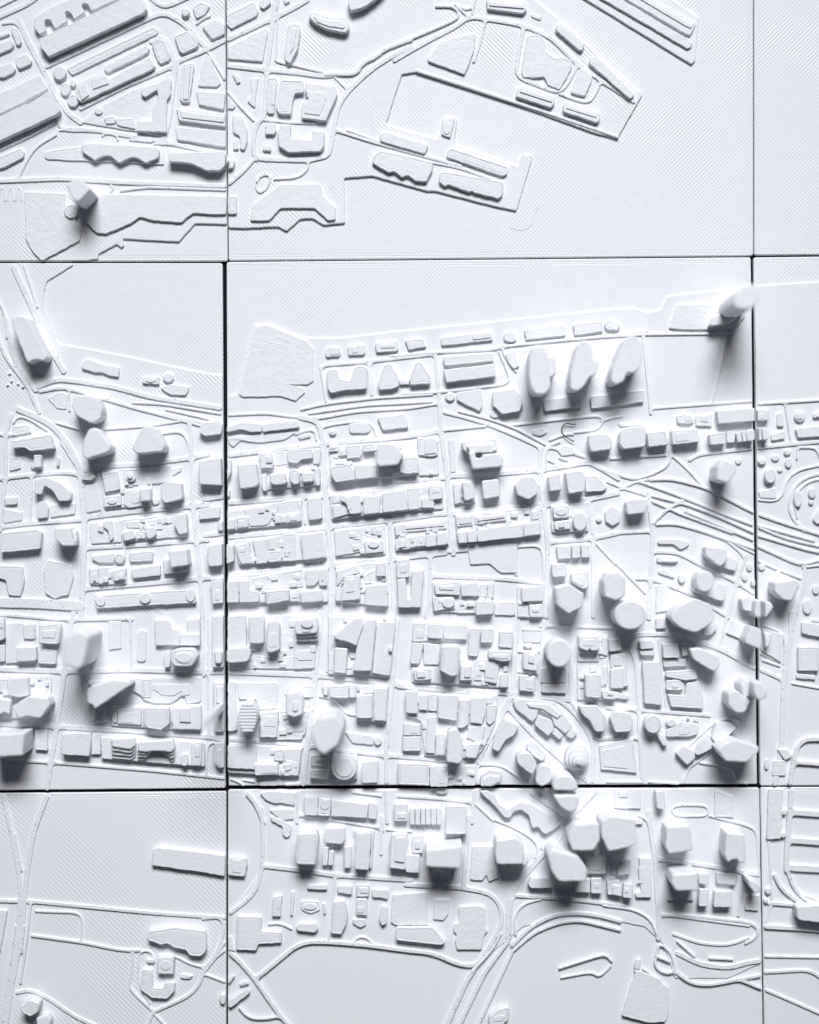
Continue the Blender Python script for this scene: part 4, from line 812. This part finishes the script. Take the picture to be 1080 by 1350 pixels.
# ---- raised pads under the fused city blocks
def pad(h, s):
    P = pts(s)
    solid('slab', P, h + rnd.uniform(-0.3, 0.3), r=2.4, mat=M_SLAB, bev=0.9)
    if area(P) < 0: P = P[::-1]
    x0, x1 = min(x for x, y in P), max(x for x, y in P); y0, y1 = min(y for x, y in P), max(y for x, y in P)
    for _ in range(int(abs(area(P)) / 250)):          # the small blocks that fill the gaps
        for _try in range(8):
            w, l = rnd.uniform(4, 10), rnd.uniform(4, 9); x, y = rnd.uniform(x0, x1), rnd.uniform(y0, y1); t = math.radians(rnd.gauss(-4, 3))
            B = [(x + sx * w / 2 * math.cos(t) - sy * l / 2 * math.sin(t), y + sx * w / 2 * math.sin(t) + sy * l / 2 * math.cos(t)) for sx, sy in ((-1, -1), (1, -1), (1, 1), (-1, 1))]
            def hit(pt):
                c = False
                for i in range(len(P)):
                    a, q2 = P[i], P[i - 1]
                    if (a[1] > pt[1]) != (q2[1] > pt[1]) and pt[0] < (q2[0] - a[0]) * (pt[1] - a[1]) / (q2[1] - a[1]) + a[0]: c = not c
                return c
            if all(hit(c) for c in B):
                solid('building', B, h + rnd.uniform(0.8, 4.5), r=1.2, bev=0.8); break
R(270, 540)
for h_, s_ in ((7, '118 530 510 470 515 600 118 640'), (8, '660 450 1140 405 1145 530 670 580'), (8, '155 690 640 640 645 785 180 820'), (5.4, '680 630 950 605 955 765 690 780'), (7, '118 880 650 835 650 1015 118 1025'), (6, '690 830 970 800 970 1040 690 1015'), (5, '655 190 1130 170 1130 340 665 385'), (5, '280 230 615 205 612 400 300 425')): pad(h_, s_)
R(540, 540)
for h_, s_ in ((5.4, '40 145 155 140 155 345 50 350'), (6, '228 385 345 372 348 490 238 502'), (8.5, '240 555 695 510 695 662 255 707'), (6, '745 498 948 488 945 642 750 648'), (6, '120 908 450 903 445 1078 125 1068'), (6, '568 932 708 928 708 1098 568 1098'), (7, '-60 600 200 575 208 715 -60 740'), (6, '-40 400 178 395 178 525 -40 532')): pad(h_, s_)
R(540, 810)
for h_, s_ in ((6, '72 42 308 42 302 142 72 142'), (8, '-10 412 468 425 455 570 400 690 350 765 80 745 60 560 -10 540'), (7, '262 235 528 235 522 392 262 368'), (5.6, '885 105 1052 105 1046 452 885 452'), (6, '10 280 265 270 265 370 10 358'), (7, '95 790 355 790 348 912 100 912')): pad(h_, s_)
R(270, 810)
for h_, s_ in ((8, '652 12 1008 12 978 330 650 316'), (8, '798 372 970 372 958 572 798 562'), (7, '288 510 552 508 512 662 288 662'), (9, '118 688 516 700 496 856 120 835'), (5, '118 5 600 5 585 292 118 290')): pad(h_, s_)
R(0, 540)
for h_, s_ in ((7, '470 828 668 828 668 920 475 926'), (6, '638 580 992 543 992 666 648 702'), (6, '533 318 802 306 802 512 548 522')): pad(h_, s_)
R(0, 810)
for h_, s_ in ((7, '585 485 1062 475 1062 615 588 588'), (6, '-40 330 272 322 268 552 -40 545')): pad(h_, s_)
# ---- rounded fillets where roads meet
def crossing(a, c, d, f):
    x1, y1 = c[0] - a[0], c[1] - a[1]; x2, y2 = f[0] - d[0], f[1] - d[1]
    den = x1 * y2 - y1 * x2
    if abs(den) < 1e-9: return None
    t = ((d[0] - a[0]) * y2 - (d[1] - a[1]) * x2) / den; u = ((d[0] - a[0]) * y1 - (d[1] - a[1]) * x1) / den
    if 0 <= t <= 1 and 0 <= u <= 1: return (a[0] + x1 * t, a[1] + y1 * t)
    return None
def extended(p, e_):
    def ext(a, c):
        d = math.dist(a, c) or 1; return (c[0] + (c[0] - a[0]) / d * e_, c[1] + (c[1] - a[1]) / d * e_)
    return [ext(p[1], p[0])] + p + [ext(p[-2], p[-1])]
done = []
for i in range(len(ROADS)):
    k1, p1, a1, z1 = ROADS[i]; q1 = extended(p1, a1 + 3)
    bx1 = (min(x for x, y in q1), max(x for x, y in q1), min(y for x, y in q1), max(y for x, y in q1))
    for j in range(i + 1, len(ROADS)):
        k2, p2, a2, z2 = ROADS[j]
        if k1 != k2: continue
        q2 = extended(p2, a2 + 3)
        if min(x for x, y in q2) > bx1[1] or max(x for x, y in q2) < bx1[0] or min(y for x, y in q2) > bx1[3] or max(y for x, y in q2) < bx1[2]: continue
        for m in range(len(q1) - 1):
            for n in range(len(q2) - 1):
                if abs(q1[m][0] - q2[n][0]) > 14 or abs(q1[m][1] - q2[n][1]) > 14: continue
                P = crossing(q1[m], q1[m + 1], q2[n], q2[n + 1])
                if not P or any(math.dist(P, o) < 6 for o in done): continue
                u = (q1[m + 1][0] - q1[m][0], q1[m + 1][1] - q1[m][1]); v = (q2[n + 1][0] - q2[n][0], q2[n + 1][1] - q2[n][1])
                lu, lv = math.hypot(*u), math.hypot(*v); u = (u[0] / lu, u[1] / lu); v = (v[0] / lv, v[1] / lv)
                sn = abs(u[0] * v[1] - u[1] * v[0])
                if sn < 0.5: continue
                done.append(P)
                r_ = min(4.0, 1.2 + 0.55 * (a1 + a2)); V = []; F = []
                top = min(z1, z2) - 0.06; lo = LEVEL[k1] - 0.3
                for su in (1, -1):
                    for sv in (1, -1):
                        e1 = q1[-1] if su > 0 else q1[0]; e2 = q2[-1] if sv > 0 else q2[0]
                        if math.dist(P, e1) < a2 + r_ + 4 or math.dist(P, e2) < a1 + r_ + 4: continue
                        C = (P[0] + su * u[0] * a2 / sn + sv * v[0] * a1 / sn, P[1] + su * u[1] * a2 / sn + sv * v[1] * a1 / sn)
                        A1 = (C[0] + su * u[0] * r_, C[1] + su * u[1] * r_); A2 = (C[0] + sv * v[0] * r_, C[1] + sv * v[1] * r_)
                        if not (inside(A1, TILES[k1]) and inside(A2, TILES[k1])): continue
                        poly = [P] + [((1 - t) ** 2 * A1[0] + 2 * t * (1 - t) * C[0] + t * t * A2[0], (1 - t) ** 2 * A1[1] + 2 * t * (1 - t) * C[1] + t * t * A2[1]) for t in (0, .17, .33, .5, .67, .83, 1)]
                        if area(poly) < 0: poly = poly[::-1]
                        o = len(V); nn = len(poly)
                        top -= 0.012
                        V += [(x, y, lo) for x, y in poly] + [(x, y, top - 0.5) for x, y in poly]
                        cxm = sum(x for x, y in poly) / nn; cym = sum(y for x, y in poly) / nn
                        V += [(x + (P[0] - x) * 0.05, y + (P[1] - y) * 0.05, top) for x, y in poly]
                        for ring_ in (0, nn):
                            F += [(o + ring_ + w, o + ring_ + nn + w, o + ring_ + nn + (w + 1) % nn, o + ring_ + (w + 1) % nn) for w in range(nn)]
                        F.append(tuple(o + w for w in range(nn))); F.append(tuple(o + 3 * nn - 1 - w for w in range(nn)))
                if V: link('junction', V, F, M_ROAD, THING[k1], ORIG[k1])
# ---- stray strands of filament, a hair and a fibre
def tube(name, P, rad, mat, parent=None, origin=(CX, CY)):
    n = 6; V = []; F = []
    for i, (x, y, z) in enumerate(P):
        a = P[max(0, i - 1)]; c = P[min(len(P) - 1, i + 1)]
        t = Vector((c[0] - a[0], c[1] - a[1], c[2] - a[2])).normalized()
        u = t.cross(Vector((0, 0, 1)));  u = u.normalized() if u.length > 1e-4 else Vector((1, 0, 0)); w = t.cross(u)
        for j in range(n):
            an = 2 * math.pi * j / n; d = u * math.cos(an) * rad + w * math.sin(an) * rad
            V.append((x + d.x, y + d.y, z + d.z))
    for i in range(len(P) - 1):
        for j in range(n): F.append((i * n + j, i * n + (j + 1) % n, (i + 1) * n + (j + 1) % n, (i + 1) * n + j))
    F.append(tuple(range(n))); F.append(tuple((len(P) - 1) * n + j for j in range(n)))
    return link(name, V, F, mat, parent, origin, 80)
def strand(k, x0, y0, z0, x1, y1, z1, sag=2.0):
    P = []
    for i in range(9):
        t = i / 8; P.append((x0 + (x1 - x0) * t, y0 + (y1 - y0) * t, z0 + (z1 - z0) * t - sag * 4 * t * (1 - t)))
    tube('strand', P, 0.17, M_ROAD, THING[k], ORIG[k])
for a in ((299.5, 575, 9, 338, 583, 7), (352, 618, 10, 372, 626, 8), (418, 745, 14, 425, 735, 12), (652, 616, 18, 652, 632, 16), (690, 672, 14, 722, 655, 12), (682, 712, 8, 682, 770, 6), (400, 812, 14, 418, 800, 9), (476, 604, 9, 500, 596, 12), (930, 748, 16, 936, 738, 18), (350, 620, 13, 368, 622, 18), (547, 655, 14, 575, 640, 12), (600, 700, 13, 606, 688, 14)):
    strand('c', *a)
for a in ((158, 798, 9, 166, 812, 6), (112, 640, 8, 118, 632, 9), (205, 800, 9, 214, 806, 6)): strand('w', *a)
R(540, 540)
hp = resample(smooth(pts('876 78 850 80 832 72 808 82 798 105 806 130 828 152 866 170'), False, 3), 1.2)
hair = tube('hair', [(x, y, 5.6 + 0.8 * math.sin(i * 0.21)) for i, (x, y) in enumerate(hp)], 0.6, M_HAIR)
hair['label'] = 'short dark curled hair lying beside the diagonal road on the central tile'; hair['category'] = 'hair'
R(540, 270)
fp = resample(smooth(pts('688 0 660 50 648 100 620 128 580 138 530 120'), False, 3), 1.5)
fib = tube('fibre', [(x, y, 0.35 + 0.12 * math.sin(i * 0.4)) for i, (x, y) in enumerate(fp)], 0.13, M_FIBRE)
fib['label'] = 'thin pale fibre curling on the flat water below the long pier'; fib['category'] = 'fibre'

for o in bpy.data.objects:
    if 'tile' in o: del o['tile']
